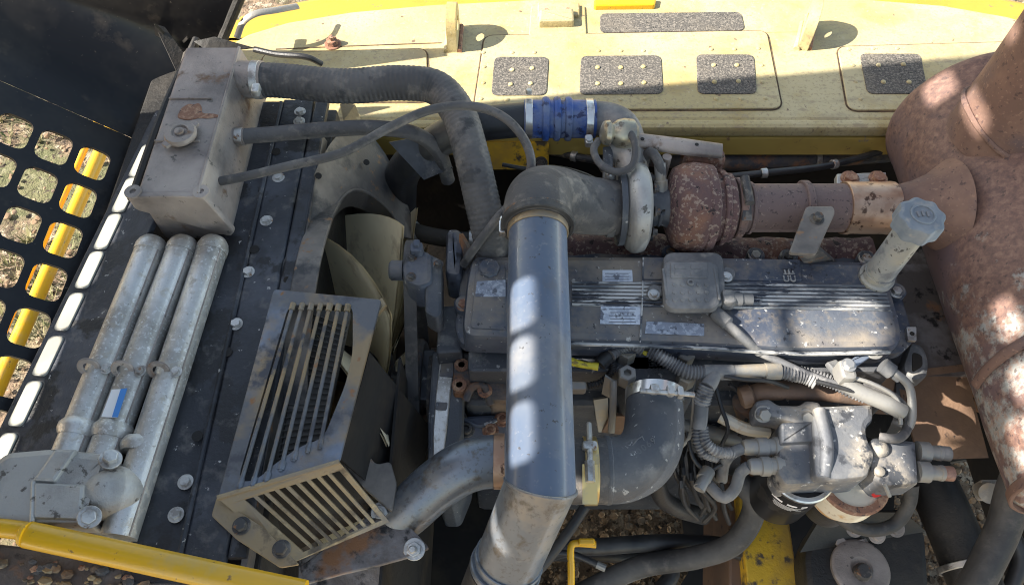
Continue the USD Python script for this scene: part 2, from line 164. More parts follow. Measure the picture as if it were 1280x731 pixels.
def tube(P, r, n=18, step=.008, ripple=None, flat=1.0, lump=0.0, hollow=False):
    """a swept round bar; r: one radius or one per control point; ripple: (height, pitch)"""
    C, ts = spline(P, 24); L = np.sum(np.linalg.norm(np.diff(C, axis=0), axis=1))
    m = max(3, int(L / (ripple[1] / 6 if ripple else step)) + 1); C, ts, L = resample(C, ts, min(m, 900))
    R = np.interp(ts, np.linspace(0, 1, len(r)), r) if np.ndim(r) else np.full(len(C), float(r))
    s = np.linspace(0, L, len(C))
    if ripple: R = R + ripple[0] * np.sign(np.sin(2 * np.pi * s / ripple[1])) * np.abs(np.sin(2 * np.pi * s / ripple[1])) ** .6
    tg = np.gradient(C, axis=0); tg /= np.linalg.norm(tg, axis=1, keepdims=True)
    a = np.cross(tg[0], V(0, 0, 1) if abs(tg[0][2]) < .9 else V(1, 0, 0)); a /= np.linalg.norm(a)
    ang = np.arange(n) * 2 * np.pi / n; rings = []
    for i in range(len(C)):
        a = a - tg[i] * (a @ tg[i]); a /= np.linalg.norm(a); b = np.cross(tg[i], a)
        rings.append(C[i] + R[i] * (np.cos(ang)[:, None] * a + flat * np.sin(ang)[:, None] * b))
    v = np.vstack(rings)
    if lump: v = v + (meshkit.fbm(v * 40, 3, 5) - .5)[:, None] * lump * nz_rows(v - np.repeat(C, n, 0))
    f = []
    for i in range(len(C) - 1):
        j = np.arange(n); k = (j + 1) % n; f += [np.c_[i*n+j, i*n+k, (i+1)*n+k], np.c_[i*n+j, (i+1)*n+k, (i+1)*n+j]]
    if hollow:
        iv = v.copy().reshape(len(C), n, 3); iv = C[:, None] + (iv - C[:, None]) * .88; N = len(v); v = np.vstack([v, iv.reshape(-1, 3)])
        f += [np.asarray(q)[:, ::-1] + N for q in f]
        for base in (0, (len(C) - 1) * n):
            j = np.arange(n); k = (j + 1) % n; f += [np.c_[base+j, N+base+j, N+base+k], np.c_[base+j, N+base+k, base+k]]
    else:
        v = np.vstack([v, C[:1], C[-1:]]); j = np.arange(n); k = (j + 1) % n; e = len(v); b = (len(C) - 1) * n
        f += [np.c_[k, j, np.full(n, e - 2)], np.c_[b + j, b + k, np.full(n, e - 1)]]
    m = T3(v, np.vstack(f)); return m
def nz_rows(a): return a / np.maximum(np.linalg.norm(a, axis=1, keepdims=True), 1e-9)
def frame(o, ux, uy):
    ux = nz(ux); uz = nz(np.cross(ux, uy)); return np.asarray(o, float), ux, np.cross(uz, ux), uz
def axis_frame(o, d):
    d = nz(d); a = nz(np.cross(d, V(0, 0, 1) if abs(d[2]) < .9 else V(1, 0, 0))); return np.asarray(o, float), a, np.cross(d, a), d
def put(v, fr): o, x, y, z = fr; v = np.asarray(v, float); return o + v[:, :1] * x + v[:, 1:2] * y + v[:, 2:3] * z
def lathe(prof, o, d, n=32, wob=None):
    """prof: (radius, height along d)"""
    fr = axis_frame(o, d); a = np.arange(n) * 2 * np.pi / n; v = []; f = []
    for r, h in prof: v.append(np.c_[np.cos(a) * r, np.sin(a) * r, np.full(n, h)])
    v = np.vstack(v)
    j = np.arange(n); k = (j + 1) % n
    for i in range(len(prof) - 1): f += [np.c_[i*n+j, i*n+k, (i+1)*n+k], np.c_[i*n+j, (i+1)*n+k, (i+1)*n+j]]
    e = len(v); v = np.vstack([v, [[0, 0, prof[0][1]], [0, 0, prof[-1][1]]]]); b = (len(prof) - 1) * n
    f += [np.c_[k, j, np.full(n, e)], np.c_[b + j, b + k, np.full(n, e + 1)]]
    return T3(put(v, fr), np.vstack(f))
def ccw(p):
    p = np.asarray(p, float)[:, :2]; a = np.sum(p[:, 0] * np.roll(p[:, 1], -1) - np.roll(p[:, 0], -1) * p[:, 1]); return p if a > 0 else p[::-1]
def rounded(p, r, n=5):
    p = np.asarray(p, float)[:, :2]; out = []
    for i in range(len(p)):
        a, b, c = p[i - 1], p[i], p[(i + 1) % len(p)]; ra = min(r, .45 * np.linalg.norm(a - b)); rc = min(r, .45 * np.linalg.norm(c - b))
        s, e = b + nz(a - b) * ra, b + nz(c - b) * rc
        for t in np.linspace(0, 1, n + 1): out.append((1-t)**2 * s + 2*t*(1-t) * (b*.85 + (s+e)*.075) + t*t * e)
    return np.array(out)
def inset(p, d):
    e = np.roll(p, -1, 0) - p; n = np.c_[-e[:, 1], e[:, 0]] / np.maximum(np.linalg.norm(e, axis=1, keepdims=True), 1e-12); m = np.roll(n, 1, 0)
    return p + d * (n + m) / np.maximum(1 + np.sum(n * m, 1, keepdims=True), .35)
def prism(pts, z0, z1, c=.002, r=0.0, holes=(), fr=None, rn=5):
    """an outline pulled from z0 up to z1, its upper edge rounded by c, its corners by r"""
    p = ccw(pts)
    if r: p = ccw(rounded(p, r, rn))
    hs = [ccw(h)[::-1] for h in holes]; rings = [(p, z0)]
    if c > 0: rings += [(p, z1 - c), (inset(p, .3 * c), z1 - .3 * c), (inset(p, c), z1)]
    else: rings.append((p, z1))
    v = [np.c_[q, np.full(len(q), z)] for q, z in rings]; n = len(p); f = []; j = np.arange(n); k = (j + 1) % n
    for i in range(len(rings) - 1): f += [np.c_[i*n+j, i*n+k, (i+1)*n+k], np.c_[i*n+j, (i+1)*n+k, (i+1)*n+j]]
    off = len(rings) * n
    for h in hs:
        m = len(h); v += [np.c_[h, np.full(m, z0)], np.c_[h, np.full(m, z1)]]; j = np.arange(m); k = (j + 1) % m
        f += [np.c_[off+j, off+k, off+m+k], np.c_[off+j, off+m+k, off+m+j]]; off += 2 * m
    for q, z, flip in ((rings[-1][0], z1, False), (p, z0, True)):
        cv, cf = trimesh.creation.triangulate_polygon(Polygon(q, hs), engine='earcut'); cv = np.asarray(cv)[:, :2]; cf = np.asarray(cf)
        t = cv[cf]; ar = np.cross(t[:, 1] - t[:, 0], t[:, 2] - t[:, 0]); cf = np.where((ar < 0)[:, None], cf[:, ::-1], cf)
        v.append(np.c_[cv, np.full(len(cv), z)]); f.append((cf[:, ::-1] if flip else cf) + off); off += len(cv)
    v = np.vstack(v); return T3(put(v, fr) if fr is not None else v, np.vstack(f))
def pxpoly(pp, z): return [A(x, y, z)[:2] for x, y in pp]
def box(c, s, ch=.002, fr=None):
    x, y, z = s[0] / 2, s[1] / 2, s[2]; p = [(-x, -y), (x, -y), (x, y), (-x, y)]
    if fr is None: fr = (np.asarray(c, float), V(1, 0, 0), V(0, 1, 0), V(0, 0, 1))
    return prism(p, -z / 2, z / 2, ch, min(ch * 1.5, .3 * min(s[0], s[1])), fr=fr, rn=2)
def slab(q, t, ch=.0):
    """a plate on four corner points (in order), t thick behind them"""
    q = np.asarray(q, float); n = nz(np.cross(q[1] - q[0], q[3] - q[0])); 
    if n @ (CAM - q[0]) < 0: q = q[::-1]; n = -n
    v = np.vstack([q, q - n * t]); f = [[0,1,2],[0,2,3],[6,5,4],[7,6,4]] + [x for i in range(4) for x in ([i, 4+i, 4+(i+1)%4], [i, 4+(i+1)%4, (i+1)%4])]
    return T3(v, f)
def bil(q, u, v): q = np.asarray(q, float); return (1-u)*(1-v)*q[0] + u*(1-v)*q[1] + u*v*q[2] + (1-u)*v*q[3]
def hexbolt(o, d, r, h, washer=True, socket=False):
    fr = axis_frame(o, d); a0 = random.random(); a = a0 + np.arange(6) * np.pi / 3
    ms = []
    if washer: ms.append(lathe([(r * 1.45, -.001), (r * 1.45, h * .14), (r * 1.38, h * .2)], o, d, 20))
    if socket: ms.append(lathe([(r, 0), (r, h * .9), (r * .9, h), (r * .55, h), (r * .5, h * .5)], o, d, 16))
    else:
        p = np.c_[np.cos(a), np.sin(a)] * r; m = prism(p, h * .15, h, h * .14); ms.append(T3(put(m.vertices, fr), m.faces))
    return cat(*ms)
def ringband(o, d, r, w, t=.002, n=40):
    return lathe_ring(o, d, r, r + t, w, n)
def lathe_ring(o, d, r0, r1, w, n=40):
    fr = axis_frame(o, d); a = np.arange(n) * 2 * np.pi / n; c = (r1 - r0) * .25
    prof = [(r0, -w/2), (r1 - c, -w/2), (r1, -w/2 + c), (r1, w/2 - c), (r1 - c, w/2), (r0, w/2)]; v = np.vstack([np.c_[np.cos(a)*r, np.sin(a)*r, np.full(n, h)] for r, h in prof]); f = []; j = np.arange(n); k = (j+1) % n
    for i in range(6): i2 = (i+1) % 6; f += [np.c_[i*n+j, i*n+k, i2*n+k], np.c_[i*n+j, i2*n+k, i2*n+j]]
    return T3(put(v, fr), np.vstack(f))

# ------------------------------------------------------------------ scene objects
used = set()
def uniq(parent, name):
    k = 0
    while True:
        p = f'{parent}/{name}' + (f'_{k:03d}' if k else '')
        if p not in used: used.add(p); return p
        k += 1
def keys(prim, label=None, category=None, group=None, kind=None):
    for k, v in (('label', label), ('category', category), ('group', group), ('kind', kind)):
        if v: prim.SetCustomDataByKey(k, v)
class Thing:
    def __init__(s, name, label, category, base, group=None):
        s.base = np.asarray(base, float); s.path = uniq('/World', name); x = UsdGeom.Xform.Define(stage, s.path); x.AddTranslateOp().Set(Gf.Vec3d(*map(float, s.base))); s.prim = x.GetPrim(); keys(s.prim, label, category, group)
    def part(s, name, mesh, m, parent=None, label=None, smooth=35, kind=None):
        p = uniq(parent or s.path, name); me = T3(np.asarray(mesh.vertices) - s.base, mesh.faces)
        q = usdkit.mesh(stage, p, me, M[m] if isinstance(m, str) else m, smooth=smooth); keys(q.GetPrim(), label, None, None, kind); return p
    def bolt(s, o, d, r=.007, h=.006, m='steel', parent=None, **k): return s.part('bolt', hexbolt(np.asarray(o), d, r, h, **k), m, parent)
def solo(name, mesh, m, label=None, category=None, group=None, kind=None, smooth=35):
    q = usdkit.mesh(stage, uniq('/World', name), mesh, M[m], smooth=smooth); keys(q.GetPrim(), label, category, group, kind); return q
Z = V(0, 0, 1); X = V(1, 0, 0); Yv = V(0, 1, 0)
def P(*t): return [A(*q) for q in t]

# ================================================================== GROUND
GZ = -1.35
g = np.linspace(-1, 1, 121); gx = np.sign(g) * np.abs(g) ** 3 * 60
vx, vy = np.meshgrid(gx, gx, indexing='ij'); vz = GZ + (meshkit.fbm(np.stack([vx * 3, vy * 3, vx * 0], -1), 4, 3) - .5) * .10
idx = np.arange(121 * 121).reshape(121, 121); q = np.stack([idx[:-1, :-1], idx[1:, :-1], idx[1:, 1:], idx[:-1, 1:]], -1).reshape(-1, 4)
solo('ground', T3(np.c_[vx.ravel(), vy.ravel(), vz.ravel()], np.vstack([q[:, [0, 1, 2]], q[:, [0, 2, 3]]])), 'ground', label='brown stony ground below the machine', kind='structure', smooth=True)
def pebbles(n, x0, x1, y0, y1, rmin, rmax):
    b = trimesh.creation.icosphere(1) if rmax < 0 else trimesh.creation.icosahedron(); ms = []
    for i in range(n):
        r = rmin * (rmax / rmin) ** (rng.random() ** 2); v = b.vertices * (1 + (rng.random((len(b.vertices), 1)) - .5) * .35) * V(1, .6 + .5 * rng.random(), .6) * r
        a = rng.random() * 6.28; R = np.array([[math.cos(a), -math.sin(a), 0], [math.sin(a), math.cos(a), 0], [0, 0, 1]])
        x, y = x0 + (x1 - x0) * rng.random(), y0 + (y1 - y0) * rng.random(); ms.append(T3(v @ R.T + V(x, y, GZ + .01 + rng.random() * .03), b.faces))
    return cat(*ms)
solo('gravel', cat(pebbles(6000, -.1, 1.5, -.7, .25, .004, .016), pebbles(1800, -3.0, -1.0, -.2, 2.2, .006, .018)), 'pebble', label='loose brown gravel scattered over the ground', category='gravel', kind='stuff')
def tufts(n):
    v = []; f = []
    for i in range(n):
        cx, cy = -3.0 + 2 * rng.random(), -.1 + 2.2 * rng.random()
        if meshkit.noise(V(cx * 2.2, cy * 2.2, 0), 9) < .45: continue
        for b in range(9):
            a = rng.random() * 6.28; l = .03 + .05 * rng.random(); d = V(math.cos(a), math.sin(a), 0); s = V(-d[1], d[0], 0) * .003; o = V(cx, cy, GZ) + d * .01; k = len(v)
            v += [o - s, o + s, o + d * l * .7 + V(0, 0, l)]; f.append([k, k + 1, k + 2])
    return T3(v, f)
solo('grass', tufts(1500), 'grass', label='short dry grass growing on the ground beyond the hood', category='grass', kind='stuff', smooth=False)

# ================================================================== MACHINE BODY
# belly pan with the opening through which the ground shows
def rect(x0, x1, y0, y1): return [(x0, y0), (x1, y0), (x1, y1), (x0, y1)]
t = Thing('machine_frame', 'dark oily steel frame and belly plate underneath the engine', 'machine frame', V(0, 0, -.9))
bh = pxpoly([(668, 636), (850, 628), (860, 716), (845, 740), (640, 740)], -.9)
bh2 = pxpoly([(1120, 590), (1285, 560), (1300, 760), (1110, 760)], -.9)
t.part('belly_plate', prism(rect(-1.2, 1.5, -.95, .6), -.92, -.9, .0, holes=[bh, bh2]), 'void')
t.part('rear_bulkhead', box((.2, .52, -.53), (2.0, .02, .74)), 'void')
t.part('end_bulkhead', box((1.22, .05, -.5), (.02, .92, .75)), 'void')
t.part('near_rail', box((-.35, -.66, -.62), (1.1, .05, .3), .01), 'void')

# rear deck
DZ = -.06
t = Thing('engine_deck', 'sunlit faded yellow deck with riveted hatch panels behind the engine', 'deck', A(780, 60, DZ))
far = [(278, 60), (310, 42), (360, 27), (440, 14), (540, 5), (700, -3), (900, -6), (1080, -2), (1180, 6), (1260, 20), (1330, 40)]
t.part('deck_plate', prism(pxpoly([(300, 150)] + far + [(1340, 150)], DZ), DZ - .03, DZ, .008, .006), 'deck')
rim = pxpoly([(240, 58), (285, 30), (340, 13), (400, 2), (500, -10), (700, -22), (900, -26), (1080, -20), (1200, -6), (1300, 12), (1380, 40)], DZ - .03)
t.part('deck_rim', prism(rim + pxpoly([(1340, 120), (300, 120)], DZ - .03), DZ - .12, DZ - .012, .02, .01), 'deckrim')
lip0 = A(380, 158, DZ); lipy = A(800, 152, DZ)[1]
t.part('front_lip', box((.33, lipy - .003, DZ - .012), (1.6, .028, .024), .010), 'deck')
t.part('lip_gap', box((.33, lipy + .004, DZ - .029), (1.6, .012, .010), .0), 'groove')
t.part('front_face', box((.33, lipy - .006, DZ - .058), (1.6, .018, .050), .003), 'lip')
def panel(pp, name='hatch_panel'):
    q = pxpoly(pp, DZ); t.part('panel_gap', prism(inset(ccw(rounded(q, .02)), -.0035), DZ + .0004, DZ + .0014, 0), 'groove'); t.part(name, prism(q, DZ + .0006, DZ + .004, .002, .02), 'deck')
panel([(606, 46), (958, 40), (977, 137), (592, 139)]); panel([(1046, 60), (1330, 52), (1360, 139), (1060, 139)]); panel([(330, 68), (533, 62), (536, 128), (320, 128)])
def rivet(x, y, z=DZ + .004, r=.0048, m='deck', parent=None): t.part('rivet', lathe([(r, 0), (r * .9, .0016), (r * .45, .0026)], A(x, y, z), Z, 10), m, parent)
def pad(pp, riv, lab):
    q = pxpoly(pp, DZ + .004); pa = t.part('grip_pad', prism(q, DZ + .0042, DZ + .0062, .001, .014), 'pad', label=lab)
    for x, y in riv: t.part('stud', lathe([(.0054, 0), (.0048, .0025), (.0026, .0035)], A(x, y, DZ + .006), Z, 12), 'deck', pa)
pad([(618, 72), (686, 72), (683, 120), (614, 120)], [(665, 86), (663, 105), (640, 88), (638, 106)], 'dark anti-slip pad nearest the hoses')
pad([(726, 71), (826, 70), (829, 118), (724, 119)], [(747, 85), (776, 85), (804, 84), (747, 105), (776, 105), (805, 104)], 'widest of the four dark square anti-slip pads')
pad([(870, 69), (942, 69), (946, 118), (872, 118)], [(892, 82), (921, 82), (893, 103), (923, 102)], None)
pad([(1074, 68), (1150, 68), (1160, 118), (1084, 118)], [(1098, 82), (1129, 81), (1104, 103), (1136, 103)], 'dark anti-slip pad partly hidden by the silencer')
q = pxpoly([(750, 18), (926, 16), (931, 39), (750, 42)], DZ); t.part('grip_strip', prism(q, DZ + .0003, DZ + .0025, .001, .014), 'pad', label='long narrow dark anti-slip strip')
for x, y in [(748, 64), (776, 64), (804, 64), (889, 62), (918, 62), (948, 61), (952, 82), (953, 103), (957, 123), (776, 125), (806, 124), (895, 124), (926, 124), (605, 84), (604, 104), (601, 124), (604, 66), (634, 125), (1061, 62), (1091, 61), (1121, 61), (1066, 82), (1070, 102), (1076, 124), (668, 66), (640, 66)]: rivet(x, y)
t.part('nut', cat(hexbolt(A(416, 56, DZ), Z, .013, .014), lathe([(.006, .01), (.006, .022)], A(416, 56, DZ), Z, 10)), 'boltrust', label='rusty nut alone on the deck plate')
hb = t.part('latch_plate', prism(pxpoly([(664, 9), (731, 9), (733, 45), (661, 46)], DZ), DZ + .0003, DZ + .004, .002, .006), 'deck')
t.part('latch_block', prism(pxpoly([(674, 22), (716, 20), (717, 36), (673, 37)], DZ), DZ + .0035, DZ + .022, .005, .004), 'deck', hb)
t.part('latch_arm', prism(pxpoly([(672, 8), (724, 8), (724, 24), (672, 26)], DZ), DZ + .0035, DZ + .011, .003, .004), 'deck', hb)
for x, y in [(683, 14), (710, 13)]: t.part('bolt', hexbolt(A(x, y, DZ + .011), Z, .006, .004, False), 'boltrust', hb)
t.part('stop_block', prism(pxpoly([(742, 4), (820, 2), (818, 12), (742, 13)], DZ), DZ, DZ + .012, .004, .006), 'yellow')
t.part('weld_seam', tube(P((345, 62, DZ), (440, 58, DZ), (552, 54, DZ)), .0016, 6, .02), 'groove')
t.part('weld_seam', tube(P((735, 45, DZ), (850, 43, DZ), (1000, 40, DZ)), .0016, 6, .02), 'deck')

# lifting lugs
for i, (x0, y0, x1, y1, lab) in enumerate([(566, 66, 569, 34, 'pale yellow lifting lug with an eye, on the deck near the thick grey hose'), (1003, 63, 1010, 30, 'pale yellow lifting lug with a rusty eye, on the deck near the silencer')]):
    a, b = A(x0, y0, DZ), A(x1, y1, DZ); w = np.linalg.norm(b - a); t = Thing('lifting_lug', lab, 'lifting lug', (a + b) / 2, 'lifting lugs on the deck')
    r = w / 2; h = .088; fr = frame(a, b - a, Z)
    pr = [(0, 0), (w, 0)] + [(w/2 + r * math.cos(s), h - r + r * math.sin(s)) for s in np.linspace(0, math.pi, 14)]
    ho = [(w/2 + .016 * math.cos(s), h - r + .016 * math.sin(s)) for s in np.linspace(0, 2 * math.pi, 18)[:-1]]
    t.part('lug_plate', prism(pr, -.011, .011, .002, holes=[ho], fr=fr), 'deck')
    t.part('weld_bead', tube([a + X * .014 + Z * .003, b + X * .014 + Z * .003], .006, 8, .006, lump=.004), 'boltrust'); t.part('weld_bead', tube([a - X * .014 + Z * .003, b - X * .014 + Z * .003], .006, 8, .006, lump=.004), 'deck')

# ================================================================== HOOD (tilted open on the left)
HT = math.radians(40); hu = V(-math.cos(HT), 0, math.sin(HT)); hn = V(math.sin(HT), 0, math.cos(HT)); HO = V(A(98, 250, .0)[0], A(98, 250, .0)[1], 0.0)
hf = (HO, hu, -Yv, hn)       # local: x up the slope to the left, y towards the near end, z out of the inner face
PU, PY = .066, .088
def rr(cx, cy, w, h, r=.016): return rounded([(cx - w/2, cy - h/2), (cx + w/2, cy - h/2), (cx + w/2, cy + h/2), (cx - w/2, cy + h/2)], r, 4)
t = Thing('hood', 'tilted open black engine hood with rounded square grille holes', 'hood', HO + V(-.4, 0, .2))
yn, yf = .78, -.30           # near and far extent along local y
holes = [rr(i * PU, j * PY, PU * .80, PY * .76) for i in range(0, 7) for j in range(-1, 9)]
t.part('grille_panel', prism([(-.062, yf + .12), (.50, yf + .12), (.50, yn), (-.062, yn)], -.006, 0, .001, holes=holes, fr=hf), 'black_gloss', smooth=False)
# curved far end: panel sweeps up into the side wall
sec = [(yf + .12, 0)] + [(yf + .12 - .20 * math.sin(s), .20 * (1 - math.cos(s))) for s in np.linspace(0, math.pi / 2, 14)[1:]] + [(yf + .12 - .20 - .01 * k, .20 + .055 * k) for k in range(1, 5)]
us = np.linspace(-.14, .50, 34); v = []; 
for k, u in enumerate(us):
    lim = min(1.0, max(.10, (.20 - u * math.sin(HT)) / .30))
    for y, n in sec:
        n = n * lim
        d = .012 * math.sin(9 * u + 2 * n) ; v.append((u + .10 * n * (1 if u < 0 else 1), y + d * (n / .5), n))
m = len(sec); f = []
for i in range(len(us) - 1):
    for j in range(m - 1): a = i * m + j; f += [[a, a + 1, a + m + 1], [a, a + m + 1, a + m]]
vv = put(np.array(v), hf); fn = np.array(f); back = vv - nz(hn) * .0 + V(0, .006, -.006)
N = len(vv); edge = [i * m for i in range(len(us))]
side = T3(np.vstack([vv, back]), np.vstack([fn, fn[:, ::-1] + N]))
t.part('side_wall', side, 'black_gloss', smooth=60)
t.part('side_wall_edge', tube([put(np.array([v[j]]), hf)[0] for j in range(0, m, 2)], .010, 10), 'black_dirty')
# near-edge strip with white pads added in place of sunlit patches, lying between the grille and the radiator
s0, s1 = A(192, 172, .06), A(-45, 665, .06); sd = nz(s1 - s0); sl = np.linalg.norm(s1 - s0); hz0 = nz(V(-.15, 0, 1)); sx = nz(np.cross(hz0, sd)); 
if sx[0] < 0: sx = -sx
sf = (s0, sd, sx, nz(np.cross(sd, sx))) 
PADS = []; st = t.part('edge_strip', prism([(-.07, -.024), (sl, -.024), (sl, .075), (-.07, .075)], -.010, 0, .002, fr=sf), 'black_plate')
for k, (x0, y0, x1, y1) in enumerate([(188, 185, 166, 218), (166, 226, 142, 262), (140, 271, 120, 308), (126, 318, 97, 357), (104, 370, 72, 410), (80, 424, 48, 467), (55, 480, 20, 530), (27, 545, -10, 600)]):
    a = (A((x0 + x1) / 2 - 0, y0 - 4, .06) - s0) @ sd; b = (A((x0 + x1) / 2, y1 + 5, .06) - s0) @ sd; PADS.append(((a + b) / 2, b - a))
    t.part('sun_patch_pad', prism([(a, -.012), (b, -.012), (b, .013), (a, .013)], .0003, .003, .001, .007, fr=sf), 'white', st)
# upper half of the hood: stands upright outside the picture on the left and shades the engine; its holes are aimed to drop the sun patches
HX = float(HO[0] + hu[0] * .50); HZ = float(hu[2] * .50)
patch = [(653, 380, .165, 60, 61), (653, 454, .165, 60, 60), (653, 541, .165, 60, 68), (950, 408, 0, 50, 54), (1052, 408, 0, 112, 56), (1058, 548, -.055, 80, 90), (985, 540, -.06, 30, 30), (1120, 570, -.07, 30, 60), (1065, 480, -.08, 60, 40), (1232, 382, .12, 46, 50), (1283, 350, .16, 30, 56), (1262, 470, .10, 60, 44), (1250, 545, .08, 60, 60), (1160, 97, .13, 60, 34), (1222, 140, .16, 44, 50), (1262, 30, .30, 20, 50), (1190, 510, -.2, 60, 60), (1000, 465, -.08, 80, 16), (745, 450, -.1, 40, 14), (690, 665, .03, 24, 50), (738, 612, -.01, 24, 22)]
uh = []
for x, y, z, w, h in patch:
    p = A(x, y, z); k = (p[0] - HX) / SUND[0]; hit = p - SUND * k; sw = rp(w, p); sh = rp(h, p)
    # a patch w wide lies along x on a level surface: its hole is sin(el)-shortened in height
    uh.append((hit[1], hit[2], max(.03, sh / math.sin(PITCH) * 1.0), max(.03, sw * math.tan(SUN_EL) * 1.05)))
for m_, l_ in PADS:          # a row of narrow holes added to bring the sun onto the white pads
    p = s0 + sd * m_; hit = p - SUND * ((p[0] - HX) / SUND[0]); uh.append((hit[1], hit[2] + .006, l_ * .97, .030))
UPH = uh
from shapely.ops import unary_union
from shapely.geometry import box as sbox
hp = unary_union([Polygon(rounded([(y - a/2, z - b/2), (y + a/2, z - b/2), (y + a/2, z + b/2), (y - a/2, z + b/2)], .014, 4)).buffer(0) for y, z, a, b in uh])
hp = [np.array(q.exterior.coords)[:-1] for q in getattr(hp, 'geoms', [hp])]
ufr = (V(HX, 0, 0), Yv, Z, X); YE = A(600, 130, DZ)[1] - (A(600, 130, DZ)[0] - HX) * math.tan(SUN_PHI)
t.part('upper_panel', prism([(-1.15, HZ - .02), (YE, HZ - .02), (YE, 2.15), (-1.15, 2.15)], -.006, 0, .001, holes=hp, fr=ufr), 'black_gloss', smooth=False)
t.part('corner_flange', cat(slab(P((193, 30, .10), (206, 34, .09), (229, 66, .05), (222, 92, .03)), .004), slab(P((229, 66, .05), (240, 56, .07), (232, 96, .02), (222, 92, .03)), .004),slab(P((193, 32, .12), (222, 62, .02), (228, 60, -.10), (196, 74, -.1)), .005), slab(P((222, 62, .02), (236, 48, .06), (240, 62, -.05), (228, 66, -.08)), .005)), 'black_dirty')

# yellow handrail beyond the grille
t = Thing('handrail', 'bright yellow double handrail seen through the hood grille holes', 'handrail', A(60, 330, -.5))
for k, (xa, ya, xb, yb, r) in enumerate([(122, 150, -54, 545, 4.5), (139, 160, -30, 545, 9)]):
    p, q = A(xa, ya, -.5), A(xb, yb, -.5); t.part('rail_tube', tube([p, q], rp(r, (p + q) / 2), 20, .1), 'yellow')

# ================================================================== RADIATOR AND COOLER
t = Thing('radiator', 'radiator with dented grey aluminium top tank, brass-toned cap and black cover plates', 'radiator', A(260, 300, -.3))
ty0, ty1 = A(172, 243, .15)[1], A(262, 60, .15)[1]; tx0, tx1, tx2 = A(170, 240, .15)[0], A(247, 240, .15)[0], A(290, 240, .08)[0]
cs = [(tx0, .03), (tx0, .15), (tx1 + .004, .15), (tx2, .055), (tx2, .03)]
fr = (V(0, ty1, 0), X, Z, -Yv)
tk = t.part('top_tank', prism(rounded(cs, .008, 3), 0, ty1 - ty0, .006, fr=fr), 'tankalu')
fr2 = (V(0, ty0 + .004, 0), X, Z, -Yv)
t.part('tank_flange', prism(rounded([(tx0 - .012, .118), (tx0 - .012, .15), (tx1 - .03, .153), (tx1 + .012, .15), (tx2 + .012, .06), (tx2 - .0, .045)], .006, 3), 0, .008, .003, fr=(V(0, ty0 + .002, 0), X, Z, -Yv)), 'tankalu', tk)
t.part('tank_seam', tube([V(tx1 + .002, ty0, .151), V(tx1 + .002, ty1, .151)], .0028, 8, .03), 'tankalu', tk)
for yy in (.33, .62): t.part('tank_rib', box((tx0 + .04, ty0 + (ty1 - ty0) * yy, .151), (.074, .004, .004), .0015), 'tankalu', tk)
cp = A(228, 172, .152); cpp = t.part('radiator_cap', lathe([(.020, 0), (.020, .004), (.0255, .005), (.0265, .009), (.024, .014), (.014, .015), (.012, .0115), (.008, .0115), (.007, .017), (.003, .018)], cp, Z, 32), 'tankalu', tk, label='round radiator cap with two ears')
for s in (-1, 1):
    a = .9; d = V(math.cos(a), math.sin(a), 0) * s; t.part('cap_ear', box(cp + d * .026 + Z * .008, (.016, .014, .005), .002, (cp + d * .026 + Z * .008, nz(d), nz(np.cross(Z, d)), Z)), 'tankalu', tk)
rs = A(246, 138, .1502); t.part('rust_scab', prism(rounded([rs[:2] + V(*o) for o in [(-.030, -.018), (-.010, -.024), (.008, -.018), (.024, -.020), (.046, -.014), (.030, -.008), (.010, -.008), (.008, .006), (.000, .018), (-.008, .012), (-.016, .016), (-.028, .004)]], .006, 3), .1485, .1512, .0008), 'boltrust', tk, label='rust-brown stain of old paint beside the cap')
for xx in (tx0 - .004, tx1 + .006): t.part('tank_ear', lathe([(.013, 0), (.013, .004), (.005, .0042), (.005, .001)], V(xx, ty0 + .004, .149), Z, 20), 'tankalu', tk)
# outlet necks
n1 = A(316, 100, .12); t.part('outlet_neck', lathe([(.033, -.03), (.033, .03)], n1 - X * .01, X, 28), 'tankalu', tk)
n2 = A(292, 171, .10); t.part('outlet_neck', lathe([(.015, -.03), (.015, .02)], n2, X, 20), 'tankalu', tk)
# crimped cover plates
def strip(x0, x1, z, name, y0=-.50, y1=.40, th=.012, zz=0):
    return t.part(name, prism(rect(x0, x1, y0, y1), z - th, z, .004), 'black_plate')
PZ = .045
xa = A(300, 200, PZ)[0]; xb = A(340, 200, PZ)[0]; xc = A(379, 200, PZ)[0]; xd = -.348
strip(xa - .02, xb, PZ, 'cover_plate', y0=-.47); strip(xb - .001, xc, PZ + .006, 'cover_plate', y0=-.47); strip(xc + .0015, xd, PZ + .004, 'cover_plate', y0=-.44)
t.part('cover_rib', tube([V(xb - .004, -.46, PZ + .006), V(xb - .004, .39, PZ + .006)], .004, 8, .05), 'black_plate')
for x, y in [(375, 140), (374, 152), (333, 276), (295, 405), (232, 602), (220, 643), (348, 222), (310, 340)]: t.bolt(A(x, y, PZ + .006), Z, .0075, .006)
for x, y in [(318, 312), (284, 440), (247, 545), (345, 190)]: t.part('hole', lathe([(.008, 0), (.008, .0015)], A(x, y, PZ + .0065), Z, 14), 'void')
# core below
t.part('core_side', box(((xa + xd) / 2, -.03, -.46), (xd - xa + .02, .88, .95), .004), 'black_dirty')
t.part('core_front', box((tx0 + .03, -.03, -.48), (.20, .86, .94), .004), 'void')
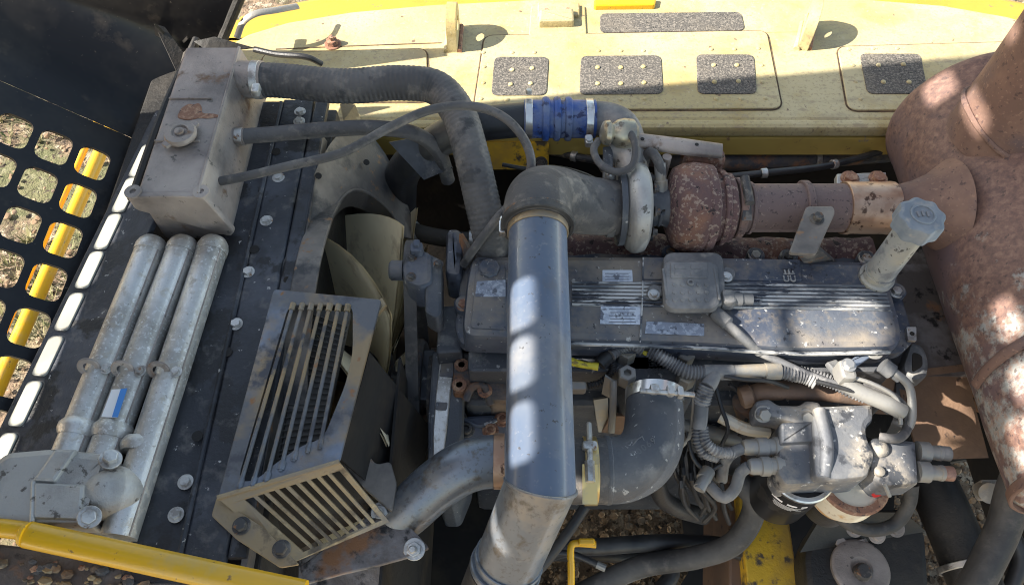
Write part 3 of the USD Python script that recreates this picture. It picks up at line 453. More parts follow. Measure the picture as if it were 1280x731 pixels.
# side channel of the frame to the left of the cooler
t.part('side_channel', prism(pxpoly([(205, 52), (245, 50), (262, 60), (172, 245), (75, 550), (20, 600), (-30, 600), (60, 470)], .0), -.12, .0, .004), 'black_dirty')
t.part('channel_edge', tube(P((246, 50, .13), (205, 140, .12), (165, 250, .10)), .008, 8, .03), 'black_dirty')
t.part('tank_lug', cat(slab(P((242, 52, .14), (268, 46, .15), (318, 60, .12), (262, 66, .13)), .006)), 'black_dirty')
t.part('rear_bracket', slab(P((425, 130, .055), (444, 131, .05), (452, 152, .02), (430, 150, .045)), .006), 'guard_tan')

t = Thing('oil_cooler', 'silvery three-tube oil cooler with cast end block beside the radiator', 'oil cooler', A(170, 450, .0))
cz = .06
for k, (x0, y0, x1, y1) in enumerate([(192, 300, 84, 575), (231, 300, 127, 578), (268, 302, 148, 672)]):
    a, b = A(x0, y0, cz), A(x1, y1, cz); a[1] = A(230, 312, cz)[1]; d = nz(a - b); r = .0236
    tb = t.part('cooler_tube', tube([b, a], r, 32, .02), 'tubealu'); t.part('tube_end', lathe([(r + .0012, -.008), (r + .0014, .004), (r * .96, .012), (r * .75, .019), (r * .3, .022)], a, d, 32), 'tubealu', tb)
    t.part('tube_seam', tube([b + V(.0195, 0, .0125), a + V(.0195, 0, .0125)], .0016, 6, .02), 'tankalu', tb)
    if k < 2: t.part('tube_collar', lathe([(r + .001, -.012), (r + .005, -.004), (r + .005, .004), (r - .004, .018)], b + d * .045, d, 32), 'tubealu', tb)
    else: t.part('tube_collar', lathe([(r, -.01), (r + .0035, -.003), (r + .0035, .003), (r, .01)], A(176, 558, cz), d, 32), 'tubealu', tb)
    e = A([118, 160, 205][k], [459, 462, 463][k], cz + .0245); ef = axis_frame(e, nz(V(.1, -.55, 1)))
    t.part('ring_tab', T3(*[(lambda m: (m.vertices, m.faces))(lathe_ring(e - X * .008, nz(V(.1, -1, .55)), .0085, .0165, .003, 24))][0]), 'tankalu', tb)
    t.part('tab_bolt', hexbolt(e + X * .016 - Z * .004, Z, .006, .006), 'steel', tb)
t.part('label_sticker', slab([A(x, y, z) + Z * .0012 for x, y, z in [(140, 487, .083), (157, 486, .0855), (146, 522, .0855), (127, 521, .082)]], .001), 'white_print')
t.part('label_print', slab([A(x, y, z) + Z * .003 for x, y, z in [(152, 487, .085), (160, 486, .0855), (148, 522, .0855), (141, 522, .0845)]], .001), 'blue_print')
bz = .10
bp = [(8, 562), (66, 557), (140, 566), (138, 580), (112, 602), (104, 628), (112, 655), (-30, 655), (-30, 590)]
bl = t.part('end_block', prism(pxpoly(bp, bz), bz - .10, bz, .012, .008), 'alu')
t.part('block_rib', prism(pxpoly([(70, 562), (98, 562), (70, 604), (42, 602)], bz), bz - .01, bz + .006, .005, .004), 'alu', bl); t.part('block_rib', prism(pxpoly([(42, 603), (108, 606), (102, 650), (42, 648)], bz), bz - .01, bz + .005, .005, .004), 'alu', bl)
t.part('block_rib', tube(P((42, 602, bz + .002), (40, 652, bz + .002)), .003, 8, .02), 'alu', bl)
c = A(141, 616, .07); sph = trimesh.creation.icosphere(3); t.part('cast_bulb', T3(sph.vertices * V(.042, .036, .036) + c, sph.faces), 'alu', bl)
t.bolt(A(138, 574, bz), nz(V(.4, .2, 1)), .010, .012, parent=bl); t.bolt(A(112, 646, bz), nz(V(.4, -.2, 1)), .010, .012, parent=bl)
t.part('gasket_clip', box(A(104, 668, .05), (.03, .015, .02), .003), 'boltrust', bl)
t.part('frame_bolt', hexbolt(A(52, 546, .03), Z, .010, .008), 'black_dirty')
t.part('shoulder', prism(pxpoly([(190, 290), (160, 300), (66, 540), (90, 545)], cz - .01), cz - .06, cz - .012, .003), 'black_dirty')

# fan shroud with its round opening, fan inside
fc = V(-.335, -.02, -.33); FR = .385; FC = V(-.292, -.02, -.33)
sy = lambda s: (FR * math.cos(s), FR * math.sin(s))
t = Thing('fan_shroud', 'worn grey steel fan shroud plate with a round opening', 'fan shroud', fc)
ofr = (fc, Yv, Z, X); po = [(-.44, -.42), (.42, -.42), (.42, .20), (.33, .375), (-.44, .375)]
ho = [sy(s) for s in np.linspace(0, 2 * math.pi, 73)[:-1]]
keep = Polygon(po).difference(Polygon(ho).buffer(.0)); 
kp = keep if keep.geom_type == 'Polygon' else max(keep.geoms, key=lambda g: g.area)
ms = []
for gg in (getattr(keep, 'geoms', [keep])): ms.append(prism(np.array(gg.exterior.coords)[:-1], -.02, -.012, 0, holes=[np.array(i.coords)[:-1] for i in gg.interiors], fr=ofr))
t.part('shroud_plate', cat(*ms), 'shroud', smooth=False)
t.part('shroud_ring', lathe_ring(fc + X * .004, X, FR, FR + .006, .04, 96), 'shroud')
so, _ = spline(P((338, 366, .047), (358, 318, .047), (378, 262, .047), (398, 206, .047), (424, 168, .03), (454, 162, -.02), (480, 190, -.08), (502, 236, -.14), (524, 300, -.2)), 8)
si, _ = spline(P((371, 364, .03), (382, 332, .025), (400, 291, .015), (420, 257, .0), (440, 238, -.02), (459, 241, -.05), (477, 254, -.08), (492, 271, -.12), (505, 296, -.16)), 8)
nS = len(so); lipd = si + V(-.02, 0, -.05); v = np.vstack([so, si, lipd, so - Z * .004, si - V(.004, 0, .004)]); f = []
for i in range(nS - 1):
    for a_, b_ in ((0, 1), (1, 2)): q = [a_ * nS + i, a_ * nS + i + 1, b_ * nS + i + 1, b_ * nS + i]; f += [[q[0], q[1], q[2]], [q[0], q[2], q[3]]]
    q = [3 * nS + i, 3 * nS + i + 1, 4 * nS + i + 1, 4 * nS + i]; f += [[q[0], q[2], q[1]], [q[0], q[3], q[2]]]
t.part('shroud_top', T3(v, f), 'shroud', smooth=40); t.part('shroud_edge', tube(si[::2], .003, 8, .02), 'shroud')
for x, y, z in [(397, 222, .043), (457, 205, -.03), (358, 352, .043)]: t.part('bolt_hole', lathe([(.006, 0), (.006, .002)], A(x, y, z) + V(.002, 0, .004), nz(V(.6, -.2, 1)), 12), 'void')
t = Thing('cooling_fan', 'tan plastic radiator fan with broad dusty blades behind the shroud', 'fan', FC)
t.part('hub', lathe([(.085, -.03), (.09, -.02), (.09, .03), (.07, .045), (.05, .05)], FC, X, 36), 'boltdark')
t.part('fan_shaft', lathe([(.032, .04), (.032, .075), (.040, .076), (.040, .11), (.030, .112), (.030, .14)], FC, X, 28), 'boltdark')
nb = 11
for k in range(nb):
    a = k * 2 * math.pi / nb + .12; er = V(0, math.cos(a), math.sin(a)); et = V(0, -math.sin(a), math.cos(a)); G = []
    for i, r in enumerate(np.linspace(.075, .350, 14)):
        w = .085 + .112 * (i / 13) ** .8; tw = math.radians(46 - 6 * i / 13); row = []
        for s in np.linspace(-1, 1, 9):
            c = et * math.cos(tw) + X * math.sin(tw); nn = -et * math.sin(tw) + X * math.cos(tw)
            rr_ = r - (.018 * s * s if i > 11 else 0); row.append(FC + X * .0 + er * rr_ + c * (w * s) * .80 + nn * (.022 * (1 - s * s)) + et * .03 * (i / 13) ** 2)
        G.append(row)
    G = np.array(G); v = np.vstack([G.reshape(-1, 3), (G - X * .004).reshape(-1, 3)]); f = []; mcol = 9
    for i in range(13):
        for j in range(8): q0 = i * mcol + j; f += [[q0, q0 + 1, q0 + mcol + 1], [q0, q0 + mcol + 1, q0 + mcol]]
    f = np.array(f); t.part('blade', T3(v, np.vstack([f, f[:, ::-1] + 126])), 'fan', smooth=60)

# fan guard
t = Thing('fan_guard', 'bent sheet steel fan guard box with rods on top and slots in front', 'fan guard', A(380, 520, 0))
gz = .075
TL, TR, BR, BL = A(342, 361, gz), A(477, 374, gz), A(424, 577, gz), A(272, 622, gz)
op = pxpoly([(361, 381), (441, 381), (441, 440), (432, 480), (404, 548), (378, 556), (345, 578), (318, 602), (297, 600)], gz)
t.part('top_plate', prism([p[:2] for p in (TL, TR, BR, BL)], gz - .005, gz, .0015, .006, holes=[rounded(op, .014, 4)]), 'guard')
for k in range(7):
    a = A(366 + 11.4 * k, 382 + .3 * k, gz + .001); b = A([302, 318, 335, 353, 369, 386, 401][k], [600, 598, 592, 578, 566, 556, 551][k], gz + .001); d = nz(b - a)
    rd = t.part('guard_rod', tube([a - d * .006, b + d * .012], .0030, 10, .05), 'guard'); t.part('weld', tube([a - d * .004, a + d * .008], .0050, 8, .003, lump=.004), 'guard_tan', rd); t.part('weld', tube([b - d * .002, b + d * .010], .0045, 8, .003, lump=.004), 'guard', rd)
F0, F1, F2, F3 = BL + Z * -.001, BR + Z * -.001, A(487, 652, -.03), A(366, 703, .02)     # slotted front: top-left, top-right, bottom-right, bottom-left
Q = [F0, F1, F2, F3]
def sub(u0, u1, v0, v1, th=.004): return slab([bil(Q, u0, v0), bil(Q, u1, v0), bil(Q, u1, v1), bil(Q, u0, v1)], th)
t.part('front_rim', cat(sub(0, 1, 0, .11), sub(0, 1, .93, 1), sub(0, .15, .11, .93), sub(.95, 1, .11, .93)), 'guard_tan', smooth=False)
ns = 9; w = (.95 - .15) / ns
for k in range(ns - 1): u = .15 + w * (k + 1); t.part('slot_bar', sub(u - w * .19, u + w * .19, .11, .93), 'guard_tan', smooth=False)
t.part('front_fold', tube([BL, BR], .004, 8, .05), 'guard_tan')
# left cheek, right cheek and folded flanges
cl = [BL, F3, A(350, 703, -.09), A(296, 668, -.05), A(268, 640, -.02)]
t.part('left_cheek', prism(pxpoly([(271, 620), (264, 644), (296, 674), (350, 709), (374, 705), (330, 660)], .062), .058, .062, .001, .003), 'guard_tan')
t.part('right_flange', prism(pxpoly([(478, 372), (483, 381), (458, 408), (466, 380)], gz - .01), gz - .016, gz - .008, .002), 'guard_tan')
t.part('side_plate', prism(pxpoly([(432, 520), (446, 510), (450, 555), (470, 580), (488, 576), (496, 604), (490, 640), (455, 610), (428, 580)], -.03), -.038, -.03, .002, .006), 'shroud')
for x, y, z in [(302, 657, .062), (352, 686, .062)]: t.bolt(A(x, y, z), Z, .0085, .010, 'boltdark')
t.part('inner_shade_sheet', slab([A(285, 612, .055) , A(425, 572, .055), A(470, 640, -.10), A(366, 690, -.10)], .004), 'void'); t.part('side_shade_sheet', slab([A(462, 440, .06), A(426, 574, .06), A(426, 574, .06) + V(.065, .0, -.30), A(462, 440, .06) + V(.065, 0, -.30)], .003), 'void'); t.part('lower_shade_sheet', slab([V(-.186, -.09, -.06), V(-.186, -.50, -.06), V(-.186, -.50, -.75), V(-.186, -.09, -.75)], .004), 'void'); t.part('core_mesh', slab([A(366, 384, .01), A(438, 390, .01), A(402, 556, .01), A(300, 598, .01)], .01), 'fins')  # black sheets added for the shade within the guard, covering the near blades
for k in range(26):
    s = k / 25; a = bil([A(366, 384, .013), A(438, 390, .013), A(402, 556, .013), A(300, 598, .013)], 0, s); b = bil([A(366, 384, .013), A(438, 390, .013), A(402, 556, .013), A(300, 598, .013)], 1, min(1, s + .12))
    t.part('fin', tube([a, b], .0016, 5, .1), 'fins')
t = Thing('guard_bracket', 'rusty dark bracket plate with two bolts between fan guard and grey pipe', 'bracket', A(460, 680, -.06))
bz = -.05
t.part('plate', prism(pxpoly([(374, 708), (484, 627), (537, 684), (517, 694), (474, 706), (430, 716), (380, 730)], bz), bz - .008, bz, .002, .004), 'bracket')
t.part('lower_plate', slab(P((374, 690, -.08), (372, 760, -.09), (470, 760, -.10), (478, 706, -.07)), .006), 'bracket')
for x, y in [(477, 640), (518, 686)]: t.part('stud', cat(hexbolt(A(x, y, bz), nz(V(0, -.25, 1)), .011, .010), lathe([(.0055, .008), (.0055, .026), (.004, .028)], A(x, y, bz), nz(V(.0, -.25, 1)), 14)), 'steel')

# ================================================================== ENGINE
t = Thing('engine', 'dark blue-grey six-cylinder diesel engine block with rusty castings on its side', 'engine', A(850, 420, -.4))
t.part('cylinder_block', box((.285, -.03, -.46), (.74, .22, .62), .012), 'castdark')
t.part('cylinder_head', box((.285, -.015, -.115), (.72, .19, .08), .006), 'castdark')
em = t.part('exhaust_manifold', tube([V(x, .135 + .006 * math.sin(9 * x), -.085) for x in np.linspace(.03, .66, 18)], .036, 20, .01, lump=.012), 'turbo_rust')
for k in range(6): t.part('manifold_port', tube([V(.07 + .108 * k, .06, -.10), V(.07 + .108 * k, .12, -.085)], [.032, .028], 14, .01), 'turbo_rust', em)
# gear housing with machined face
gp = [(548, 442), (574, 446), (568, 520), (560, 575), (538, 575), (536, 540), (540, 480)]
t.part('gear_housing', prism(pxpoly([(540, 436), (580, 440), (578, 540), (560, 582), (534, 582), (534, 520)], -.13), -.5, -.135, .006, .01), 'castdark')
t.part('machined_face', prism(pxpoly([(550, 450), (569, 452), (563, 490), (558, 540), (553, 580), (541, 578), (541, 540), (545, 490)], -.13), -.14, -.13, .002, .004), 'tubealu', label='bright bare machined strip on the gear housing')
t.part('face_paint', prism(pxpoly([(552, 452), (569, 454), (566, 472), (549, 470)], -.13), -.131, -.1285, .001, .003), 'cover_paint'); t.part('face_paint', prism(pxpoly([(545, 502), (560, 503), (558, 513), (544, 512)], -.13), -.131, -.1285, .001, .003), 'cover_paint')
# front casting
fc_ = t.part('front_casting', prism(pxpoly([(566, 440), (632, 436), (640, 500), (612, 500), (604, 478), (590, 478), (580, 492), (566, 492)], -.12), -.26, -.12, .006, .006), 'rusty_cast')
for x, y in [(577, 456), (574, 481), (606, 488)]: t.part('boss', cat(lathe_ring(A(x, y, -.119), Z, .006, .013, .006, 24), lathe([(.0065, -.004), (.0065, -.001)], A(x, y, -.119), Z, 12)), 'boltrust', fc_)
for k, w in enumerate((26, 20)):
    s = meshkit.text_mesh('4B10' if k == 0 else '6D7', .011, .0025); o = A(594 + 5 * k, 453 + 16 * k, -.1205); t.part('cast_number', T3(s.vertices * V(.9, 1, 1) + o, s.faces), 'rusty_cast', fc_, smooth=False)
t.part('casting_recess', tube(P((582, 500, -.13), (590, 484, -.118), (604, 482, -.118), (614, 506, -.13)), .007, 10), 'rusty_cast', fc_)
lc = t.part('side_cover', prism(pxpoly([(568, 520), (640, 516), (640, 580), (566, 580)], -.18), -.30, -.18, .006, .006), 'blue_paint')
for x, y in [(574, 523), (583, 537), (613, 538), (628, 524)]: t.part('socket_bolt', hexbolt(A(x, y, -.18), Z, .010, .010, True, True), 'boltdark' if x < 600 else 'boltrust', lc)
t.part('cover_rib', tube(P((580, 524, -.178), (600, 532, -.178), (622, 524, -.178)), .004, 8), 'blue_paint', lc)
# intake flange on the near side
im = t.part('intake_cover', prism(pxpoly([(772, 440), (795, 432), (868, 434), (872, 470), (866, 500), (786, 500), (776, 470)], -.075), -.20, -.075, .008, .012), 'castdark')
for x, y in [(783, 443), (856, 446), (783, 471), (857, 474)]: t.part('bolt_boss', cat(lathe_ring(A(x, y, -.060), Z, .007, .0155, .034, 6), lathe([(.0075, -.012), (.0075, .006)], A(x, y, -.060), Z, 14)), 'fitting', im)
for k in range(4):
    s = meshkit.text_mesh(('OGA 3T', '13MPD4', 'S 3909', 'C 7M 1')[k], .006, .0015); o = A(810, 452 + 6.0 * k, -.0752); t.part('cast_mark', T3(s.vertices + o, s.faces), 'castdark', im, smooth=False)
for k in range(5): t.part('injector_clamp', box(A(690 + 78 * k, 452, -.10), (.03, .05, .04), .006), 'castdark')
for k, (x, y) in enumerate([(700, 470), (735, 500), (905, 470), (930, 500), (890, 520)]): t.part('core_plug', lathe([(.022, 0), (.022, .01), (.018, .014), (.016, .008)], A(x, y, -.22), nz(V(0, -1, .6)), 24), 'castdark')
t.part('injection_rail', tube(P((715, 512, -.20), (800, 515, -.22), (905, 545, -.22), (960, 552, -.22)), .014, 14), 'fitting')
t.part('rear_housing', lathe([(.10, 0), (.10, .03), (.07, .05)], V(.69, -.05, -.26), X, 40), 'castdark')
t.part('rear_ear', prism(pxpoly([(1140, 425), (1156, 432), (1163, 452), (1160, 472), (1140, 476), (1128, 460)], -.10), -.13, -.10, .008, .012), 'plastic_grey', label='grey curved ear at the rear of the engine')
t.part('rear_recess', prism(pxpoly([(1140, 440), (1152, 444), (1153, 458), (1140, 466)], -.10), -.101, -.0985, 0, .006), 'void')

# valve cover
t = Thing('valve_cover', 'long dark blue-grey valve cover with worn ribs and pale stickers', 'valve cover', A(850, 380, -.03))
co = [(588, 320), (830, 320), (1098, 325), (1112, 342), (1132, 408), (1136, 428), (1120, 440), (1000, 444), (860, 436), (700, 430), (582, 432), (572, 420), (580, 360)]
t.part('cover_body', prism(pxpoly([(590, 318), (700, 318), (830, 319), (1096, 325), (1110, 338), (1128, 405), (1130, 424), (1118, 434), (1000, 436), (860, 428), (700, 424), (584, 420), (577, 410), (583, 350)], 0), -.055, 0, .012, .014), 'cover_paint')
t.part('cover_flange', prism(inset(ccw(pxpoly([(590, 318), (830, 318), (1096, 325), (1112, 338), (1132, 405), (1136, 424), (1122, 437), (1000, 440), (860, 434), (700, 430), (582, 428), (574, 412), (581, 350)], -.06)), -.008), -.078, -.058, .004, .012), 'cover_paint')
t.part('gasket', prism(inset(ccw(pxpoly([(590, 318), (830, 318), (1096, 325), (1112, 338), (1132, 405), (1136, 424), (1122, 437), (1000, 440), (860, 434), (700, 430), (582, 428), (574, 412), (581, 350)], -.06)), -.004), -.084, -.077, .0), 'hose_black')
t.part('edge_bead', tube([A(x, y, -.012) for x, y in [(700, 429), (860, 434), (1000, 442), (1112, 440)]], .0035, 8, .02), 'rib_worn')
for k in range(7):
    y = 353 + 4.6 * k; a, b = A(715, y, .0005), A(1106 + k * 1.2, y + 5 + .3 * k, .0005)
    t.part('cover_rib', tube([a, b], .0026, 8, .03), 'rib_worn')
t.part('side_step', prism(pxpoly([(596, 330), (632, 330), (632, 412), (588, 410)], .001), 0, .0025, .002, .006), 'cover_paint')
t.part('data_print', prism(pxpoly([(596, 352), (632, 350), (632, 371), (594, 371)], .002), .0022, .0030, 0, .002), 'sticker_worn', label='worn pale data plate beside the air pipe')
t.part('plug', lathe([(.019, 0), (.019, .005), (.016, .008)], A(611, 336, .002), Z, 8), 'cover_paint', label='eight-sided plug on the front of the cover')
t.part('raised_step', prism(pxpoly([(803, 322), (1000, 325), (1002, 352), (803, 350)], 0), -.001, .003, .002, .004), 'cover_paint')
t.part('step_seam', tube(P((804, 322, .003), (803, 372, .003), (800, 428, .001)), .0015, 6, .02), 'rib_worn')
t.part('sticker', prism(pxpoly([(753, 338), (790, 338), (791, 353), (753, 352)], 0), .0005, .0012, 0, .001), 'sticker', label='small pale sticker above the ribs')
for k in range(3): t.part('sticker_line', box(A(771, 342 + 3.6 * k, .0014), (.040, .0013, .0006), 0), 'text_grey')
t.part('sticker', prism(pxpoly([(751, 382), (801, 383), (800, 406), (750, 405)], 0), .0005, .0012, 0, .001), 'sticker', label='larger torn pale sticker below the ribs')
for k in range(5): t.part('sticker_line', box(A(778, 386.5 + 4 * k, .0014), (.044 - .004 * (k % 2), .0012, .0006), 0), 'text_grey')
t.part('sticker', prism(pxpoly([(808, 402), (880, 405), (880, 420), (806, 417)], 0), .0005, .0012, 0, .001), 'sticker_worn', label='rubbed-off grey sticker near the front edge')
for k, s in enumerate(('III', 'UU')):
    q = meshkit.text_mesh(s, .011, .002, True); t.part('cast_mark', T3(q.vertices + A(979, 349 + 9 * k - 6, .0035 if k == 0 else .0032), q.faces), 'rib_worn', smooth=False)
for x, y, z, m in [(893, 432, -.052, 'boltdark'), (1120, 365, -.050, 'steel'), (579, 381, -.05, 'boltrust'), (838, 317, -.05, 'boltdark'), (944, 320, -.05, 'steel'), (985, 322, -.05, 'boltdark'), (1082, 324, -.05, 'steel')]:
    t.part('ear', lathe([(.016, -.02), (.016, .004), (.013, .008)], A(x, y, z), Z, 20), 'cover_paint'); t.bolt(A(x, y, z + .006), Z, .0085, .008, m)
t.part('tab', prism(pxpoly([(1133, 408), (1146, 408), (1146, 426), (1135, 425)], -.05), -.056, -.05, .001, .003), 'steel'); t.part('tab_hole', lathe([(.004, 0), (.004, .001)], A(1140, 417, -.05), Z, 10), 'void')

t = Thing('breather_box', 'grey square plastic breather box with rounded corners on the valve cover', 'breather box', A(863, 358, .0))
t.part('base', prism(pxpoly([(826, 324), (900, 324), (904, 390), (828, 390)], .0), .0, .022, .003, .018), 'plastic_grey')
lid = t.part('lid', prism(pxpoly([(828, 324), (898, 324), (901, 386), (831, 386)], .035), .022, .035, .006, .018), 'plastic_grey')
t.part('lid_panel', prism(pxpoly([(838, 328), (884, 328), (885, 348), (838, 348)], .035), .034, .0365, .001, .003), 'plastic_grey', lid)
for i in range(2):
    for j in range(2): t.part('lid_emblem', box(A(850 + 20 * i, 334 + 8 * j, .0368), (.018, .007, .0012), .0005), 'plastic_grey', lid)
t.part('lid_boss', lathe_ring(A(863, 353, .036), Z, .003, .006, .004, 18), 'plastic_grey', lid)
for i in range(5):
    for j in range(3):
        if (i, j) != (2, 0): t.part('lid_stud', lathe([(.0042, 0), (.0036, .002)], A(843 + 10 * i, 356 + 9.5 * j, .0345), Z, 8), 'plastic_grey', lid)
for x in (831, 896): t.part('lid_rib', box(A(x, 355, .034), (.004, .06, .004), .001), 'plastic_grey', lid)
for x, y in [(817, 368), (908, 346)]: t.part('ear', lathe([(.012, 0), (.012, .012), (.010, .014)], A(x, y, .002), Z, 20), 'plastic_grey'); t.bolt(A(x, y, .015), Z, .007, .006, 'steel')
cn = A(902, 374, .018); t.part('connector', cat(box(cn + X * .010, (.022, .026, .024), .004), lathe([(.0115, .01), (.0115, .032), (.0095, .033), (.0095, .05)], cn, X, 20)), 'plastic_grey')
t = Thing('oil_filler', 'tall grey oil filler pipe with blue-grey knobbed cap on the valve cover', 'oil filler', A(1095, 350, 0))
o = A(1093, 350, -.005); top = o + Z * .155
t.part('neck', lathe([(.028, 0), (.029, .012), (.024, .016), (.0235, .15)], o, Z, 32), 'neck'); t.part('collar', lathe_ring(o + Z * .022, Z, .0235, .0255, .012, 32), 'neck')
a = np.linspace(0, 2 * math.pi, 97)[:-1]; rr_ = .0345 + .0019 * np.cos(8 * a); cpz = t.part('cap', prism(np.c_[rr_ * np.cos(a), rr_ * np.sin(a)], 0, .030, .006, fr=(o + Z * .15, X, Yv, Z)), 'capgrey')
t.part('cap_ring', lathe_ring(o + Z * .181, Z, .0155, .0185, .003, 32), 'capgrey', cpz)
for k in range(3): t.part('cap_mark', box(o + V(-.007 + .007 * k, .001 * (k % 2), .1815), (.0045, .010, .003), .001), 'text_grey', cpz)

# ================================================================== TURBO AND EXHAUST
tz = .03; tc = A(790, 260, tz); ty = tc[1]; TX = lambda px: A(px, 258, tz)[0]
t = Thing('turbocharger', 'turbocharger with pale compressor wheel housing and rust-flaked turbine housing', 'turbocharger', tc)
def ax(px): return V(TX(px), ty, tz)
x0 = TX(770); L = lambda px: TX(px) - x0
t.part('compressor_housing', lathe([(.040, L(766)), (.045, L(766)), (.047, L(776)), (.060, L(779)), (.073, L(784)), (.0785, L(790)), (.079, L(797)), (.076, L(804)), (.066, L(808)), (.045, L(811))], ax(770), X, 56), 'alu')
t.part('housing_flange', lathe_ring(ax(775), X, .03, .066, .008, 48), 'castdark')
t.part('bearing_core', lathe([(.045, L(808)), (.034, L(812)), (.030, L(826)), (.036, L(836)), (.055, L(838))], ax(770), X, 32), 'castdark')
# compressor outlet scroll rising to the charge hose
vo = [ax(790) + V(0, .045, .02), ax(789) + V(-.0, .085, .035), A(778, 190, .06)]
t.part('compressor_outlet', tube(vo, [.026, .030, .036], 24), 'alu')
th = t.part('turbine_housing', T3(*(lambda m: (m.vertices + (meshkit.fbm(m.vertices * 60, 3, 2) - .5)[:, None] * V(.003, .003, .003), m.faces))(lathe([(.040, L(833)), (.055, L(836)), (.070, L(841)), (.077, L(852)), (.079, L(866)), (.078, L(873)), (.0765, L(875)), (.078, L(877)), (.074, L(887)), (.064, L(890)), (.060, L(891)), (.061, L(904)), (.061, L(910)), (.050, L(914))], ax(770), X, 72))), 'turbo_rust')
t.part('turbine_foot', box(A(880, 200, .06), (.07, .03, .03), .006), 'turbo_rust', th)
t.part('turbine_ring', lathe_ring(ax(899), X, .058, .066, .010, 48), 'turbo_rust', th)
for s in range(8): t.part('housing_bolt', hexbolt(ax(812) + V(0, .052 * math.cos(s * .785), .052 * math.sin(s * .785)), X, .006, .008), 'boltdark')
oil = A(826, 236, .055); t.part('oil_flange', prism(pxpoly([(818, 228), (832, 226), (836, 262), (826, 272), (817, 252)], .05), .02, .05, .004, .006), 'castdark')
t.part('oil_pipe', tube([oil, A(827, 222, .07), A(824, 205, .09), A(814, 190, .095), A(806, 200, .07), A(804, 235, .03)], .0085, 16), 'rubber_grey'); t.part('oil_fitting', lathe([(.012, 0), (.012, .02), (.010, .022), (.010, .05)], A(827, 240, .05), nz(A(825, 208, .085) - A(827, 240, .05)), 12), 'fitting')
for x, y in [(822, 233), (829, 262)]: t.part('flange_hole', lathe([(.0045, 0), (.0045, .0015)], A(x, y, .0505), Z, 10), 'void')
# actuator and its shield bar
t.part('actuator_can', lathe([(.012, 0), (.020, .004), (.022, .012), (.016, .018), (.024, .028), (.027, .040), (.026, .055), (.018, .062)], A(752, 166, .11), nz(A(790, 168, .10) - A(752, 166, .11)), 32), 'can_zinc')
t.part('shield_bar', cat(tube(P((792, 175, .09), (850, 183, .09), (902, 189, .09)), [.015, .017, .015], 16, .02, flat=.7)), 'tankalu')
for x, y in [(803, 174), (871, 181)]: t.part('bar_hole', lathe([(.0035, 0), (.0035, .001)], A(x, y, .1005) , Z, 8), 'void')
t.part('bar_post', lathe([(.008, -.05), (.008, .0)], A(834, 196, .085), Z, 14), 'tankalu')
t.part('sense_hose', tube(P((782, 158, .115), (794, 180, .12), (790, 208, .11), (770, 215, .10), (751, 206, .10), (742, 188, .10), (748, 176, .09)), .0065, 12), 'rubber_grey')
t.part('actuator_arm', tube(P((760, 185, .08), (760, 225, .07), (762, 252, .085)), .009, 10, flat=.5), 'castdark')

t = Thing('exhaust_pipe', 'rusty exhaust pipe from turbocharger to silencer with shiny tan sleeve', 'exhaust pipe', ax(1000))
t.part('pipe', tube([ax(908), ax(1060)], .0425, 36, .02), 'pipe_rust')
vb = t.part('band_clamp', cat(lathe_ring(ax(921), X, .045, .053, .014, 48)), 'pipe_rust'); t.part('clamp_lug', tube([ax(924) + V(.0, -.03, .05), ax(922) + V(0, .02, .058)], .008, 10), 'boltdark', vb); t.part('clamp_strap', slab([ax(916) + V(0, -.05, .03), ax(928) + V(0, -.05, .03), ax(926) + V(0, -.012, .054), ax(919) + V(0, -.012, .054)], .004), 'boltdark', vb)
t.part('ring_strap', lathe_ring(ax(1003), X, .042, .048, .012, 48), 'pipe_rust'); t.part('clamp_ring', lathe_ring(ax(935), X, .042, .046, .006, 48), 'pipe_rust')
sl = t.part('sleeve', lathe([(.0445, 0), (.046, .001), (.0465, .010), (.0455, .012), (.0455, TX(1113) - TX(1052) - .012), (.0465, TX(1113) - TX(1052) - .006), (.046, TX(1113) - TX(1052)), (.0445, TX(1113) - TX(1052))], ax(1052), X, 44), 'sleeve')
cb = t.part('clamp_bar', prism(pxpoly([(1046, 217), (1108, 215), (1109, 232), (1046, 233)], .04), .026, .040, .002, .002), 'alu', sl)
for x in (1062, 1097): t.part('clamp_bolt', cat(lathe([(.016, 0), (.016, .004)], A(x, 224, .040), Z, 18), hexbolt(A(x, 224, .042), Z, .012, .010, False)), 'boltrust', cb)
hb = t.part('hanger', prism(pxpoly([(1008, 258), (1042, 258), (1044, 266), (1020, 318), (986, 316)], .082), .076, .083, .002, .006), 'shroud'); t.part('hanger_bolt', cat(hexbolt(A(1021, 274, .083), Z, .008, .012)), 'boltdark', hb)
t.part('hanger_foot', slab(P((988, 306, .078), (1020, 308, .078), (1046, 330, -.03), (1010, 336, -.03)), .006), 'boltdark', hb)

MX, MR = .905, .162
t = Thing('muffler', 'large rusty exhaust silencer with flaking grey paint and upright tail pipe', 'muffler', V(MX, 0, 0))
n = 80; prof = [(-.330, .0), (-.330, MR - .012), (-.318, MR + .002)] + [(y, MR) for y in np.linspace(-.31, .395, 44)] + [(.395 + .030 * math.sin(s), MR - .030 * (1 - math.cos(s))) for s in np.linspace(.15, math.pi / 2, 8)] + [(.427, .0)]
prof = [(.0, -.330)][:0] + [(max(r, .001), y) for y, r in prof]
t.part('shell', T3(*(lambda m: (m.vertices + ((meshkit.fbm(m.vertices * 9, 3, 4) - .5) * .008)[:, None] * nz_rows(m.vertices - np.c_[np.full(len(m.vertices), MX), m.vertices[:, 1], np.zeros(len(m.vertices))]), m.faces))(lathe(prof, V(MX, 0, 0), Yv, n))), 'muffler_peel')
t.part('end_rim', lathe_ring(V(MX, -.322, 0), Yv, MR - .002, MR + .004, .016, 80), 'muffler_rust')
i0 = ax(1108); t.part('inlet', lathe([(.0415, 0), (.0415, .02), (.048, .045), (.062, .075), (.085, .105)], i0, X, 44), 'muffler_rust')
